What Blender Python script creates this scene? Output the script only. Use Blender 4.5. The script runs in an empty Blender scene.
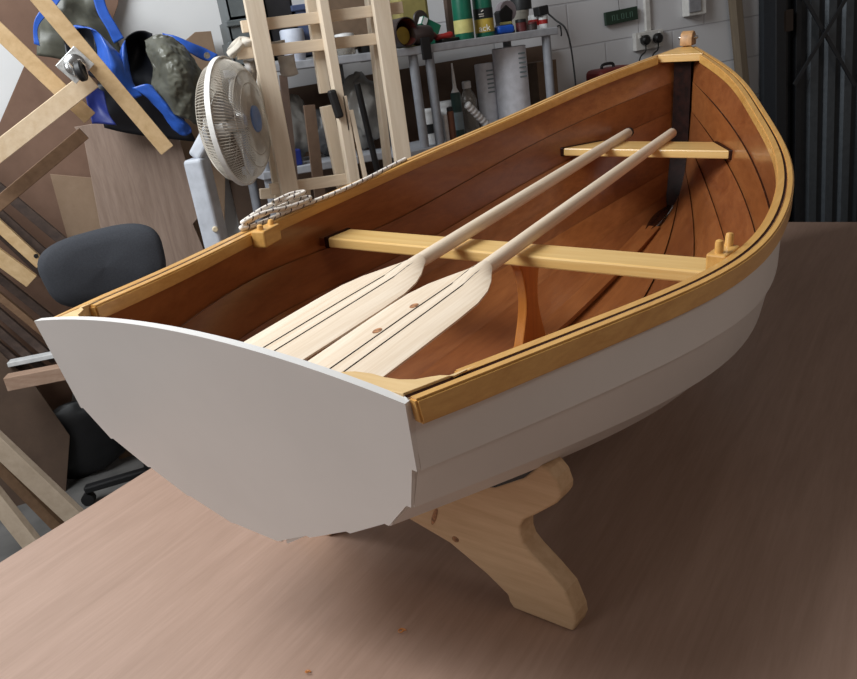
import bpy, bmesh, math, random
from mathutils import Vector, Matrix
random.seed(7)
D = bpy.data
SC = bpy.context.scene
COL = SC.collection

# ------------------------------------------------------------------ camera
CAM_H = 1.66
M = Matrix(((0.91586, -0.26078, 0.30529), (-0.3726, -0.26879, 0.88821), (-0.14957, -0.92723, -0.34334)))
cx, cy, cz = M.col[0], M.col[1], M.col[2]
cam = D.cameras.new('camera'); camo = D.objects.new('camera', cam); COL.objects.link(camo)
R3 = Matrix((cx, -cy, -cz)).transposed()
camo.matrix_world = Matrix.Translation((0, 0, CAM_H)) @ R3.to_4x4()
cam.sensor_width = 36; cam.lens = 800 / 857 * 36; cam.clip_start = 0.02
SC.camera = camo
CO = Vector((0, 0, CAM_H))

def ray(px, py):
    return M @ Vector((px - 428.5, py - 339.5, 800.0))
def at(px, py, Y):                      # point of the room at depth plane y = Y
    r = ray(px, py); return CO + r * (Y / r.y)
def onz(px, py, z):                     # point of the room at height z
    r = ray(px, py); return CO + r * ((z - CAM_H) / r.z)

# ------------------------------------------------------------------ materials
def lin(c):
    return tuple(((v / 255) / 12.92 if v / 255 <= 0.04045 else ((v / 255 + 0.055) / 1.055) ** 2.4) for v in c) + (1,)
def new_mat(name):
    m = D.materials.new(name); m.use_nodes = True
    nt = m.node_tree; b = nt.nodes['Principled BSDF']; return m, nt, b
def N(nt, t, **kw):
    n = nt.nodes.new(t)
    for k, v in kw.items():
        if k in n.inputs: n.inputs[k].default_value = v
        else: setattr(n, k, v)
    return n
def plain(name, c, rough=0.5, metal=0.0, var=0.06, scale=30, coat=0.0, bump=0.0):
    m, nt, b = new_mat(name)
    tc = N(nt, 'ShaderNodeTexCoord'); no = N(nt, 'ShaderNodeTexNoise', Scale=scale, Detail=4.0)
    nt.links.new(tc.outputs['Object'], no.inputs['Vector'])
    r = N(nt, 'ShaderNodeValToRGB'); l = lin(c)
    r.color_ramp.elements[0].position = 0.3; r.color_ramp.elements[1].position = 0.7
    r.color_ramp.elements[0].color = tuple(max(0, x * (1 - var * 2)) for x in l[:3]) + (1,)
    r.color_ramp.elements[1].color = tuple(min(1, x * (1 + var * 2)) for x in l[:3]) + (1,)
    nt.links.new(no.outputs['Fac'], r.inputs['Fac']); nt.links.new(r.outputs['Color'], b.inputs['Base Color'])
    b.inputs['Roughness'].default_value = rough; b.inputs['Metallic'].default_value = metal
    b.inputs['Coat Weight'].default_value = coat; b.inputs['Coat Roughness'].default_value = 0.12
    if bump:
        bp = N(nt, 'ShaderNodeBump', Strength=bump, Distance=0.01)
        nt.links.new(no.outputs['Fac'], bp.inputs['Height']); nt.links.new(bp.outputs['Normal'], b.inputs['Normal'])
    return m
def wood(name, c1, c2, rough=0.5, stretch=(1.2, 22, 22), scale=1.0, coat=0.0, knots=0.0, rot=(0, 0, 0), dist=1.2, bump=0.03):
    """long grain along the local axis with the smallest stretch"""
    m, nt, b = new_mat(name)
    tc = N(nt, 'ShaderNodeTexCoord'); mp = N(nt, 'ShaderNodeMapping')
    mp.inputs['Scale'].default_value = tuple(s * scale for s in stretch); mp.inputs['Rotation'].default_value = rot
    nt.links.new(tc.outputs['Object'], mp.inputs['Vector'])
    n1 = N(nt, 'ShaderNodeTexNoise', Scale=1.0, Detail=6.0, Roughness=0.6, Distortion=dist)
    nt.links.new(mp.outputs['Vector'], n1.inputs['Vector'])
    n2 = N(nt, 'ShaderNodeTexNoise', Scale=5.0, Detail=3.0, Roughness=0.7)
    nt.links.new(mp.outputs['Vector'], n2.inputs['Vector'])
    mx = N(nt, 'ShaderNodeMix', data_type='FLOAT'); mx.inputs[0].default_value = 0.4
    nt.links.new(n1.outputs['Fac'], mx.inputs[2]); nt.links.new(n2.outputs['Fac'], mx.inputs[3])
    r = N(nt, 'ShaderNodeValToRGB'); r.color_ramp.elements[0].position = 0.36; r.color_ramp.elements[1].position = 0.64
    r.color_ramp.elements[0].color = lin(c1); r.color_ramp.elements[1].color = lin(c2)
    nt.links.new(mx.outputs[0], r.inputs['Fac'])
    out = r.outputs['Color']
    if knots:
        v = N(nt, 'ShaderNodeTexVoronoi', Scale=knots); v.inputs['Randomness'].default_value = 1.0
        mp2 = N(nt, 'ShaderNodeMapping'); mp2.inputs['Scale'].default_value = tuple(0.5 if s == min(stretch) else 1.0 for s in stretch)
        nt.links.new(tc.outputs['Object'], mp2.inputs['Vector']); nt.links.new(mp2.outputs['Vector'], v.inputs['Vector'])
        r2 = N(nt, 'ShaderNodeValToRGB'); r2.color_ramp.elements[0].position = 0.035; r2.color_ramp.elements[1].position = 0.07
        r2.color_ramp.elements[0].color = (1, 1, 1, 1); r2.color_ramp.elements[1].color = (0, 0, 0, 1)
        nt.links.new(v.outputs['Distance'], r2.inputs['Fac'])
        m2 = N(nt, 'ShaderNodeMix', data_type='RGBA'); nt.links.new(r2.outputs['Color'], m2.inputs[0])
        nt.links.new(out, m2.inputs[6]); m2.inputs[7].default_value = tuple(x * 0.45 for x in lin(c1)[:3]) + (1,)
        out = m2.outputs[2]
    nt.links.new(out, b.inputs['Base Color'])
    b.inputs['Roughness'].default_value = rough
    b.inputs['Coat Weight'].default_value = coat; b.inputs['Coat Roughness'].default_value = 0.15
    if bump:
        bp = N(nt, 'ShaderNodeBump', Strength=bump, Distance=0.01)
        nt.links.new(mx.outputs[0], bp.inputs['Height']); nt.links.new(bp.outputs['Normal'], b.inputs['Normal'])
    return m

MT = {}
MT['paint'] = plain('white_hull_paint', (218, 215, 212), 0.38, var=0.015, scale=6)
MT['plank'] = wood('varnished_red_plywood', (131, 74, 37), (159, 98, 54), 0.30, (1.5, 14, 14), coat=0.35, bump=0.01)
MT['plank2'] = wood('varnished_brown_plywood', (120, 66, 34), (146, 88, 49), 0.30, (1.5, 14, 14), coat=0.35, bump=0.01)
MT['seam'] = plain('dark_glue_seam', (44, 20, 12), 0.4, var=0.05)
MT['knee'] = wood('pale_varnished_knee', (212, 176, 122), (226, 194, 144), 0.45, (20, 2, 20))
MT['resin'] = plain('shadowed_dark_stem', (34, 14, 9), 0.5, var=0.3, scale=40, coat=0.0, bump=0.1)  # stem post: dark brown, with the shadow in the bow painted into it
MT['gold'] = wood('varnished_gold_timber', (196, 144, 74), (216, 168, 96), 0.35, (1.2, 30, 30), coat=0.3)
MT['gold_y'] = wood('varnished_gold_cross_timber', (206, 160, 92), (228, 186, 118), 0.35, (30, 1.2, 30), coat=0.3, knots=0.0)
MT['thwart'] = wood('varnished_pine_seat', (215, 172, 104), (231, 194, 128), 0.35, (24, 1.0, 24), coat=0.3, knots=2.6)
MT['post'] = wood('varnished_orange_post', (190, 116, 48), (212, 138, 66), 0.35, (24, 24, 1.2), coat=0.3)
MT['oar'] = wood('bare_ash', (214, 192, 166), (234, 218, 198), 0.6, (1.0, 34, 34), dist=2.0)
for k_ in ('resin', 'seam'): MT[k_].node_tree.nodes['Principled BSDF'].inputs['Specular IOR Level'].default_value = .12
MT['line'] = plain('black_laminate_line', (40, 32, 28), 0.6)
MT['knot'] = plain('brown_knot', (158, 112, 78), 0.6, var=0.3, scale=120)
MT['pine'] = wood('bare_pine', (206, 188, 164), (222, 207, 186), 0.62, (16, 16, 1.1), dist=1.6)
MT['pine_x'] = wood('bare_pine_board', (206, 186, 160), (222, 205, 182), 0.62, (1.1, 16, 16), dist=1.8, knots=0.0)
MT['ply'] = wood('pink_plywood_top', (150, 123, 107), (166, 138, 122), 0.40, (1.6, 22, 22), dist=1.0, bump=0.02)
MT['ply_edge'] = wood('plywood_edge', (150, 112, 84), (206, 170, 132), 0.7, (0.5, 0.5, 240))
MT['black'] = plain('black_rubber', (26, 26, 28), 0.5)
MT['rope'] = None
MT['steel'] = plain('bright_steel', (205, 205, 205), 0.25, 1.0, var=0.1)

def rope_mat():
    m, nt, b = new_mat('flecked_rope')
    uv = N(nt, 'ShaderNodeUVMap'); sp = N(nt, 'ShaderNodeSeparateXYZ')
    nt.links.new(uv.outputs['UV'], sp.inputs['Vector'])
    a = N(nt, 'ShaderNodeMath', operation='ADD'); nt.links.new(sp.outputs['X'], a.inputs[0]); nt.links.new(sp.outputs['Y'], a.inputs[1])
    f = N(nt, 'ShaderNodeMath', operation='FRACT'); nt.links.new(a.outputs[0], f.inputs[0])
    l = N(nt, 'ShaderNodeMath', operation='LESS_THAN'); nt.links.new(f.outputs[0], l.inputs[0]); l.inputs[1].default_value = 0.2
    f2 = N(nt, 'ShaderNodeMath', operation='FRACT')
    ml = N(nt, 'ShaderNodeMath', operation='MULTIPLY'); nt.links.new(sp.outputs['Y'], ml.inputs[0]); ml.inputs[1].default_value = 2.0
    ad = N(nt, 'ShaderNodeMath', operation='MULTIPLY_ADD'); nt.links.new(sp.outputs['X'], ad.inputs[0]); ad.inputs[1].default_value = 0.43; nt.links.new(ml.outputs[0], ad.inputs[2])
    nt.links.new(ad.outputs[0], f2.inputs[0])
    g = N(nt, 'ShaderNodeMath', operation='LESS_THAN'); nt.links.new(f2.outputs[0], g.inputs[0]); g.inputs[1].default_value = 0.62
    mm = N(nt, 'ShaderNodeMath', operation='MULTIPLY'); nt.links.new(l.outputs[0], mm.inputs[0]); nt.links.new(g.outputs[0], mm.inputs[1])
    mx = N(nt, 'ShaderNodeMix', data_type='RGBA'); nt.links.new(mm.outputs[0], mx.inputs[0])
    mx.inputs[6].default_value = lin((232, 224, 214)); mx.inputs[7].default_value = lin((62, 40, 52))
    nt.links.new(mx.outputs[2], b.inputs['Base Color']); b.inputs['Roughness'].default_value = 0.8
    return m
MT['rope'] = rope_mat()

# ------------------------------------------------------------------ object helpers
def mesh(name, verts, faces, mats, parent=None, mi=None, smooth=False, loc=None, bevel=0.0, seg=2):
    me = D.meshes.new(name); me.from_pydata([tuple(v) for v in verts], [], faces)
    for m in (mats if isinstance(mats, (list, tuple)) else [mats]): me.materials.append(m)
    if mi:
        for p, i in zip(me.polygons, mi): p.material_index = i
    bm = bmesh.new(); bm.from_mesh(me); bmesh.ops.recalc_face_normals(bm, faces=bm.faces)
    if bevel: bmesh.ops.bevel(bm, geom=[e for e in bm.edges if len(e.link_faces) == 2 and e.calc_face_angle(0) > 0.5], offset=bevel, segments=seg, affect='EDGES', profile=0.5, clamp_overlap=True)
    bm.to_mesh(me); bm.free()
    if smooth:
        for p in me.polygons: p.use_smooth = True
        if smooth != 'all':
            try: me.set_sharp_from_angle(angle=0.7)
            except Exception: pass
    o = D.objects.new(name, me); COL.objects.link(o)
    if parent: o.parent = parent
    if loc is not None: o.location = loc
    return o
def tag(o, label, cat=None, group=None, kind=None):
    if label: o['label'] = label
    if cat: o['category'] = cat
    if group: o['group'] = group
    if kind: o['kind'] = kind
    return o
def thing(name, label, cat, loc, rot=(0, 0, 0), group=None):
    o = D.objects.new(name, None); COL.objects.link(o); o.location = loc; o.rotation_euler = rot
    o.empty_display_size = 0.05
    return tag(o, label, cat, group)
class MB:
    def __init__(s): s.v = []; s.f = []; s.mi = []
    def add(s, v, f, m=0):
        b = len(s.v); s.v += [Vector(x) for x in v]; s.f += [tuple(i + b for i in q) for q in f]; s.mi += [m] * len(f); return s
    def box(s, c, d, rot=None, m=0):
        x, y, z = d[0] / 2, d[1] / 2, d[2] / 2
        vs = [Vector(p) for p in ((-x, -y, -z), (x, -y, -z), (x, y, -z), (-x, y, -z), (-x, -y, z), (x, -y, z), (x, y, z), (-x, y, z))]
        if rot is not None: vs = [rot @ v for v in vs]
        return s.add([v + Vector(c) for v in vs], [(0, 3, 2, 1), (4, 5, 6, 7), (0, 1, 5, 4), (1, 2, 6, 5), (2, 3, 7, 6), (3, 0, 4, 7)], m)
    def bar(s, a, b, w, t, nrm, m=0):           # bar from a to b, width w across, thickness t along nrm
        a, b, nrm = Vector(a), Vector(b), Vector(nrm); d = (b - a).normalized()
        n = (nrm - d * nrm.dot(d)).normalized(); c = d.cross(n)
        vs = []
        for p in (a, b):
            for i, j in ((-1, -1), (1, -1), (1, 1), (-1, 1)): vs.append(p + c * (i * w / 2) + n * (j * t / 2))
        return s.add(vs, [(0, 1, 2, 3), (7, 6, 5, 4), (0, 4, 5, 1), (1, 5, 6, 2), (2, 6, 7, 3), (3, 7, 4, 0)], m)
    def lathe(s, prof, n=24, mat=None, m=0, caps=True):   # prof [(r,z)]
        vs = []; k = len(prof)
        for r, z in prof:
            for i in range(n):
                a = 2 * math.pi * i / n; vs.append(Vector((r * math.cos(a), r * math.sin(a), z)))
        fs = [(j * n + i, j * n + (i + 1) % n, (j + 1) * n + (i + 1) % n, (j + 1) * n + i) for j in range(k - 1) for i in range(n)]
        if caps: fs += [tuple(reversed(range(n))), tuple((k - 1) * n + i for i in range(n))]
        if mat is not None: vs = [mat @ v for v in vs]
        return s.add(vs, fs, m)
    def tube(s, pts, r, n=8, m=0, closed=False):
        pts = [Vector(p) for p in pts]; k = len(pts); rs = r if isinstance(r, (list, tuple)) else [r] * k
        vs = []; up = None
        for i, p in enumerate(pts):
            if closed: d = pts[(i + 1) % k] - pts[i - 1]
            else: d = pts[min(i + 1, k - 1)] - pts[max(i - 1, 0)]
            d.normalize()
            if up is None: up = d.orthogonal().normalized()
            up = (up - d * up.dot(d)).normalized(); w = d.cross(up)
            for j in range(n):
                a = 2 * math.pi * j / n; vs.append(p + (up * math.cos(a) + w * math.sin(a)) * rs[i])
        fs = [(i * n + j, i * n + (j + 1) % n, ((i + 1) % k) * n + (j + 1) % n, ((i + 1) % k) * n + j) for i in range(k if closed else k - 1) for j in range(n)]
        if not closed: fs += [tuple(reversed(range(n))), tuple((k - 1) * n + j for j in range(n))]
        return s.add(vs, fs, m)
    def prism(s, poly, a, b, m=0):               # poly list of (p,q); a(p,q), b(p,q) map to 3D front/back
        n = len(poly); vs = [Vector(a(*p)) for p in poly] + [Vector(b(*p)) for p in poly]
        fs = [tuple(range(n)), tuple(reversed(range(n, 2 * n)))] + [(i, i + n, (i + 1) % n + n, (i + 1) % n) for i in range(n)]
        return s.add(vs, fs, m)
    def out(s, name, mats, parent=None, smooth=False, bevel=0.0, origin=None, seg=2):
        v = s.v
        if origin is not None: v = [x - Vector(origin) for x in v]
        return mesh(name, v, s.f, mats, parent, s.mi, smooth, origin if origin is not None else None, bevel, seg)

def spline(xs, ys):
    n = len(xs); h = [xs[i + 1] - xs[i] for i in range(n - 1)]
    a = [0] * n; b = [1] * n; c = [0] * n; d = [0] * n
    for i in range(1, n - 1):
        a[i] = h[i - 1]; b[i] = 2 * (h[i - 1] + h[i]); c[i] = h[i]; d[i] = 6 * ((ys[i + 1] - ys[i]) / h[i] - (ys[i] - ys[i - 1]) / h[i - 1])
    for i in range(1, n):
        w = a[i] / b[i - 1]; b[i] -= w * c[i - 1]; d[i] -= w * d[i - 1]
    mm = [0] * n; mm[-1] = d[-1] / b[-1]
    for i in range(n - 2, -1, -1): mm[i] = (d[i] - c[i] * mm[i + 1]) / b[i]
    def f(x):
        i = 0
        while i < n - 2 and x > xs[i + 1]: i += 1
        t = x - xs[i]; u = xs[i + 1] - x
        return mm[i] * u**3 / (6 * h[i]) + mm[i + 1] * t**3 / (6 * h[i]) + (ys[i] / h[i] - mm[i] * h[i] / 6) * u + (ys[i + 1] / h[i] - mm[i + 1] * h[i] / 6) * t
    return f
def smooth_path(pts, n=8):
    pts = [Vector(p) for p in pts]; out = []
    for i in range(len(pts) - 1):
        p0 = pts[max(i - 1, 0)]; p1 = pts[i]; p2 = pts[i + 1]; p3 = pts[min(i + 2, len(pts) - 1)]
        for k in range(n):
            t = k / n
            out.append(0.5 * ((2 * p1) + (p2 - p0) * t + (2 * p0 - 5 * p1 + 4 * p2 - p3) * t * t + (3 * p1 - p0 - 3 * p2 + p3) * t**3))
    out.append(pts[-1]); return out
def lerp(a, b, t): return a + (b - a) * t

# ------------------------------------------------------------------ setting
FAR = 4.0
TABLE_Z = 0.70

# ------------------------------------------------------------------ the boat
S = 1.5
RB = Matrix(((0.80881, -0.58586, 0.05087), (0.58802, 0.80676, -0.05809), (-0.007, 0.0769, 0.99701)))
TB = Vector((0.0313, 1.064, CAM_H - 0.3425))
BASE = Vector((1.1, 0, -0.415))
boat = thing('rowing_dinghy', 'white clinker rowing dinghy with varnished inside standing on a plywood table', 'boat', TB + RB @ BASE)
boat.rotation_euler = RB.to_euler()
def bpt(x, y, z): return TB + RB @ Vector((x, y, z))         # boat point in the room
def toboat(P): return RB.transposed() @ (Vector(P) - TB)

bk = [0, .15, .3, .45, .6, .75, .88, 1.0]
bS = spline(bk, [0.2296, 0.2974, 0.3614, 0.3694, 0.3291, 0.2428, 0.1451, 0.008])
zS = spline([0, .35, .7, 1.0], [0, -0.0237, 0.0353, 0.1422])
u5 = [0, .25, .5, .75, 1.0]
CH = [([.2063, .3480, .3540, .223, .008], [-.0855, -.0970, -.1060, -.0200, .072]),
      ([.1956, .327, .339, .214, .008], [-.1341, -.162, -.172, -.090, .004]),
      ([.168, .285, .300, .180, .008], [-.162, -.205, -.214, -.153, -.066]),
      ([.113, .200, .217, .143, .008], [-.194, -.236, -.244, -.205, -.132]),
      ([.050, .105, .122, .088, .008], [-.2222, -.257, -.265, -.240, -.188]),
      ([.003, .003, .003, .003, .003], [-.2435, -.268, -.277, -.262, -.228])]
TRP = {1: [(.3509, .0058), (.3628, -.1703), (.3233, -.2281), (.2571, -.2742), (.1838, -.3187), (.0977, -.3526)],      # transom corners, port
       -1: [(.3410, -.0035), (.3290, -.1108), (.3016, -.1814), (.2527, -.2320), (.1721, -.2767), (.0818, -.3197)]}      # starboard
CYS, CZS = {}, {}
for s_ in (1, -1, 0):
    if s_: P_ = TRP[s_]
    else: P_ = [((a[0] + c[0]) / 2, (a[1] + c[1]) / 2) for a, c in zip(TRP[1], TRP[-1])]
    bb = [(P_[0][0] - (.016 if s_ > 0 else .008)) / S + .005] + [.2974, .3614, .3694, .3291, .2428, .1451, 0.008]
    CYS[s_] = [(lambda f: (lambda u: max(.004, f(u) - .005)))(spline(bk, bb))]
    CZS[s_] = [zS]
    for k_, c in enumerate(CH):
        ys, zs_ = list(c[0]), list(c[1])
        if k_ < 5: ys[0] = (P_[k_ + 1][0] - .0085) / S + .005; zs_[0] = (P_[k_ + 1][1] + .004) / S
        CYS[s_].append((lambda f: (lambda u: max(.003, f(u) - .005)))(spline(u5, ys))); CZS[s_].append(spline(u5, zs_))
RK = -0.249
stemx = spline([-.24, -.2, -.14, -.05, .05, .16], [1.53, 1.565, 1.592, 1.604, 1.606, 1.602])
T_TR = 0.012                                                     # transom thickness, metres
def cpt(k, u, s=0):
    y, z = CYS[s][k](u) * S, CZS[s][k](u) * S
    x0 = RK * z + T_TR; x1 = stemx(z / S) * S
    return Vector((x0 + u * (x1 - x0), y, z))
TH = 0.0056
NU = 56
US = [1 - (1 - i / (NU - 1)) ** 1.15 for i in range(NU)]
rings = {}
for s, k in [(s, k) for s in (1, -1) for k in range(6)]:
    rr = []
    for i, u in enumerate(US):
        A, B = cpt(k, u, s), cpt(k + 1, u, s)
        u2, u1 = min(1, u + .01), max(0, u - .01)
        du = (cpt(k, u2, s) + cpt(k + 1, u2, s)) - (cpt(k, u1, s) + cpt(k + 1, u1, s)); dv = (B - A)
        n = du.cross(dv).normalized()
        if n.y * 1.0 - n.z * 0.5 < 0: n = -n
        f = min(1.0, (1 - u) / 0.12)                             # planks run flush at the stem
        Bo = B + n * TH * f if k < 5 else B
        ext = dv.normalized() * 0.004 * f if k < 5 else Vector((0, 0, 0))
        rr.append((A, Bo + ext, Bo + ext + n * TH, A + n * TH))
    rings[s, k] = rr
for s, nm in ((1, 'port'), (-1, 'starboard')):
    for k in range(6):
        vs = []
        for q in rings[s, k]: vs += [Vector((p.x, p.y * s, p.z)) - BASE for p in q]
        fs = []; mi = []
        for i in range(NU - 1):
            a, b = i * 4, i * 4 + 4
            fs += [(a, a + 1, b + 1, b), (a + 1, a + 2, b + 2, b + 1), (a + 2, a + 3, b + 3, b + 2), (a + 3, a, b, b + 3)]
            mi += [0, 1, 1, 2]
        fs += [(0, 3, 2, 1), ((NU - 1) * 4, (NU - 1) * 4 + 1, (NU - 1) * 4 + 2, (NU - 1) * 4 + 3)]; mi += [1, 1]
        o = mesh('plank', vs, fs, [MT['plank'] if (k + (s > 0)) % 2 else MT['plank2'], MT['paint'], MT['seam']], boat, mi, smooth=True)
# transom: board whose edge steps follow the planks
def edge(pts):
    out = [pts[0]]
    for i in range(1, 6):
        y, z = pts[i]; out += [(y, z), (y - .007, z + .0015)]
    return out
lf = edge(TRP[1]); rt = [(-y, z) for y, z in edge(TRP[-1])]
bp_, bs_ = TRP[1][0][0], TRP[-1][0][0]
top_l = []
for i in range(1, 24):
    t = i / 24; y = -bs_ + (bp_ + bs_) * t; top_l.append((y, .038 * (1 - (2 * t - 1) ** 2) + lerp(-.0035, .0058, t)))
poly = lf + [(0.0, -.3590)] + list(reversed(rt)) + top_l
MBt = MB()
MBt.prism(poly, lambda y, z: Vector((RK * z, y, z)) - BASE, lambda y, z: Vector((RK * z + T_TR + .001, y, z)) - BASE)
to = MBt.out('transom', [MT['paint'], MT['plank']], boat)
for p in to.data.polygons:
    if p.normal.x > 0.8: p.material_index = 1

def strip(name, s, inner, outer, ztop, zbot, ua, ub, m, bev=0.003, n=50, yshift=0.0):
    """rail along the sheer: y offsets inner..outer from the plank, heights relative to the sheer"""
    vs = []; fs = []
    for i in range(n):
        u = ua + (ub - ua) * i / (n - 1); p = cpt(0, u, s); q = cpt(0, min(1, u + .004), s) - cpt(0, max(0, u - .004), s)
        nn = Vector((q.y, -q.x, 0)).normalized()
        if nn.y < 0: nn = -nn
        ou = outer if outer < 0 or s < 0 else inner + (outer - inner) * min(1, .45 + u / .10)
        for o, z in ((inner, ztop), (ou, ztop), (ou, zbot), (inner, zbot)):
            v = p + nn * o; vs.append(Vector((v.x + RK * z * max(0, 1 - u / .04), v.y * s, p.z + z)) - BASE)
    for i in range(n - 1):
        a, b = i * 4, i * 4 + 4
        fs += [(a, a + 1, b + 1, b), (a + 1, a + 2, b + 2, b + 1), (a + 2, a + 3, b + 3, b + 2), (a + 3, a, b, b + 3)]
    fs += [(0, 3, 2, 1), (n * 4 - 4, n * 4 - 3, n * 4 - 2, n * 4 - 1)]
    me = mesh(name, vs, fs, m, boat)
    bm = bmesh.new(); bm.from_mesh(me.data)
    es = [e for e in bm.edges if len(e.link_faces) == 2 and e.calc_face_angle(0) > 0.8]
    bmesh.ops.bevel(bm, geom=es, offset=bev, segments=2, affect='EDGES', clamp_overlap=True); bm.to_mesh(me.data); bm.free()
    for p in me.data.polygons: p.use_smooth = True
    try: me.data.set_sharp_from_angle(angle=0.6)
    except Exception: pass
    return me
for s in (1, -1):
    strip('outwale', s, TH - .0005, TH + (.0195 if s > 0 else .0150), .001, -.036, .0 if s < 0 else .002, 0.995, MT['gold'])
    strip('inwale', s, -.0155, .0035, .001, -.026, 0.036, 0.958, MT['gold'])
# quarter knees
def bz_at(px, py, z):
    o = toboat(CO); r = RB.transposed() @ ray(px, py); return o + r * ((z - o.z) / r.z)
KP = [bz_at(px, py, .0) for px, py in ((470, 375.5), (455, 373.5), (440, 373.5), (430, 375.5), (415, 379), (400, 379.5), (385, 377.5), (372, 373.5), (355, 371.5), (342, 372.5))]
def knee(s):
    xe = KP[0].x
    outer = []
    for i in range(7):
        u = (xe + .01) / 2.4 * i / 6; p = cpt(0, u, s); outer.append((max(p.x, T_TR), p.y - .001))
    L = [(max(p.x, T_TR + .004), min(-p.y, outer[-1][1] - .004)) for p in KP]
    pl = outer + L + [(T_TR, L[-1][1] - .004)]
    m = MB()
    f1 = lambda x, y: Vector((x, y * s, zS(x / 2.4) * S + .004)) - BASE
    f2 = lambda x, y: Vector((x, y * s, zS(x / 2.4) * S - .020)) - BASE
    m.prism(pl, f1, f2); return m.out('quarter_knee', MT['knee'], boat, bevel=.0015)
knee(1); knee(-1)
# breasthook
pl = [cpt(0, .96 + .039 * i / 8) for i in range(9)]
xa = pl[0].x
poly = [(p.x, p.y - .001, p.z) for p in pl] + [(p.x, -(p.y - .001), p.z) for p in reversed(pl)]
n = len(poly)
vs = [Vector((x, y, z + .004)) - BASE for x, y, z in poly] + [Vector((x, y, z - .022)) - BASE for x, y, z in poly]
mesh('breasthook', vs, [tuple(range(n)), tuple(reversed(range(n, 2 * n)))] + [(i, i + n, (i + 1) % n + n, (i + 1) % n) for i in range(n)], MT['gold_y'], boat, bevel=.002)
# stem bar (inside) and cutwater
m = MB()
zs = [.135 - .37 * i / 20 for i in range(21)]
path = [(stemx(max(z, -.24)) * S, z * S) for z in zs if z > -.235]
inn = [(x - .062 - .05 * max(0, (-z / S - .1)) * 3, z) for x, z in path]; outp = [(x - .004, z) for x, z in path]
k = len(path)
vs = []
for (xi, zi), (xo, zo) in zip(inn, outp):
    for x, y, z in ((xi, .03, zi), (xi, -.03, zi), (xo, -.008, zo), (xo, .008, zo)): vs.append(Vector((x, y, z)) - BASE)
fs = [(i * 4 + j, i * 4 + (j + 1) % 4, i * 4 + 4 + (j + 1) % 4, i * 4 + 4 + j) for i in range(k - 1) for j in range(4)]
fs += [(3, 2, 1, 0), tuple(range(k * 4 - 4, k * 4))]
tag(mesh('stem_post', vs, fs, MT['resin'], boat, smooth=True), 'dark brown stem post inside the bow, shadow painted into its colour')
vs = []
for x, z in path:
    for dx, y in ((-.006, .014), (.022, .009), (.022, -.009), (-.006, -.014)): vs.append(Vector((x + dx, y, z)) - BASE)
mesh('cutwater', vs, fs, MT['paint'], boat, smooth=True)
# resin fillets beside the keelson at the bow
def fillet(u0, u1, w):
    pts = []
    for i in range(16):
        u = u0 + (u1 - u0) * i / 15; p = cpt(6, u); pts.append((p, w * math.sin(math.pi * (i + .6) / 16.2)))
    vs = []
    for p, ww in pts:
        c5 = (cpt(5, .9) - cpt(6, .9)).normalized()
        for y in (-1, -.4, .4, 1): vs.append(Vector((p.x - .006, y * ww, p.z + .014 + (abs(y) * ww * .55 if abs(y) == 1 else .004))) - BASE)
    fs = [(i * 4 + j, i * 4 + j + 1, i * 4 + 5 + j, i * 4 + 4 + j) for i in range(15) for j in range(3)]
    return vs, fs
vs, fs = fillet(.85, .985, .022)
MT['resin_wet'] = plain('wet_resin', (30, 14, 10), 0.15, var=0.3, scale=60, coat=0.6, bump=0.4)
o = mesh('resin_fillet', vs, fs, MT['resin_wet'], boat, smooth='all'); o.modifiers.new('t', 'SOLIDIFY').thickness = .004
tag(o, 'shiny dark resin in the bow bottom')
# keel strip outside
m = MB(); pts = [cpt(6, .16 + .80 * i / 30) for i in range(31)]
vs = []
for i, p in enumerate(pts):
    h = .003 + .018 * min(1, i / 8)
    for y, z in ((.011, .004), (.011, -h), (-.011, -h), (-.011, .004)): vs.append(Vector((p.x, y, p.z - .004 + z)) - BASE)
fs = [(i * 4 + j, i * 4 + (j + 1) % 4, i * 4 + 4 + (j + 1) % 4, i * 4 + 4 + j) for i in range(30) for j in range(4)] + [(3, 2, 1, 0), (120, 121, 122, 123)]
mesh('keel', vs, fs, MT['paint'], boat)
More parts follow.
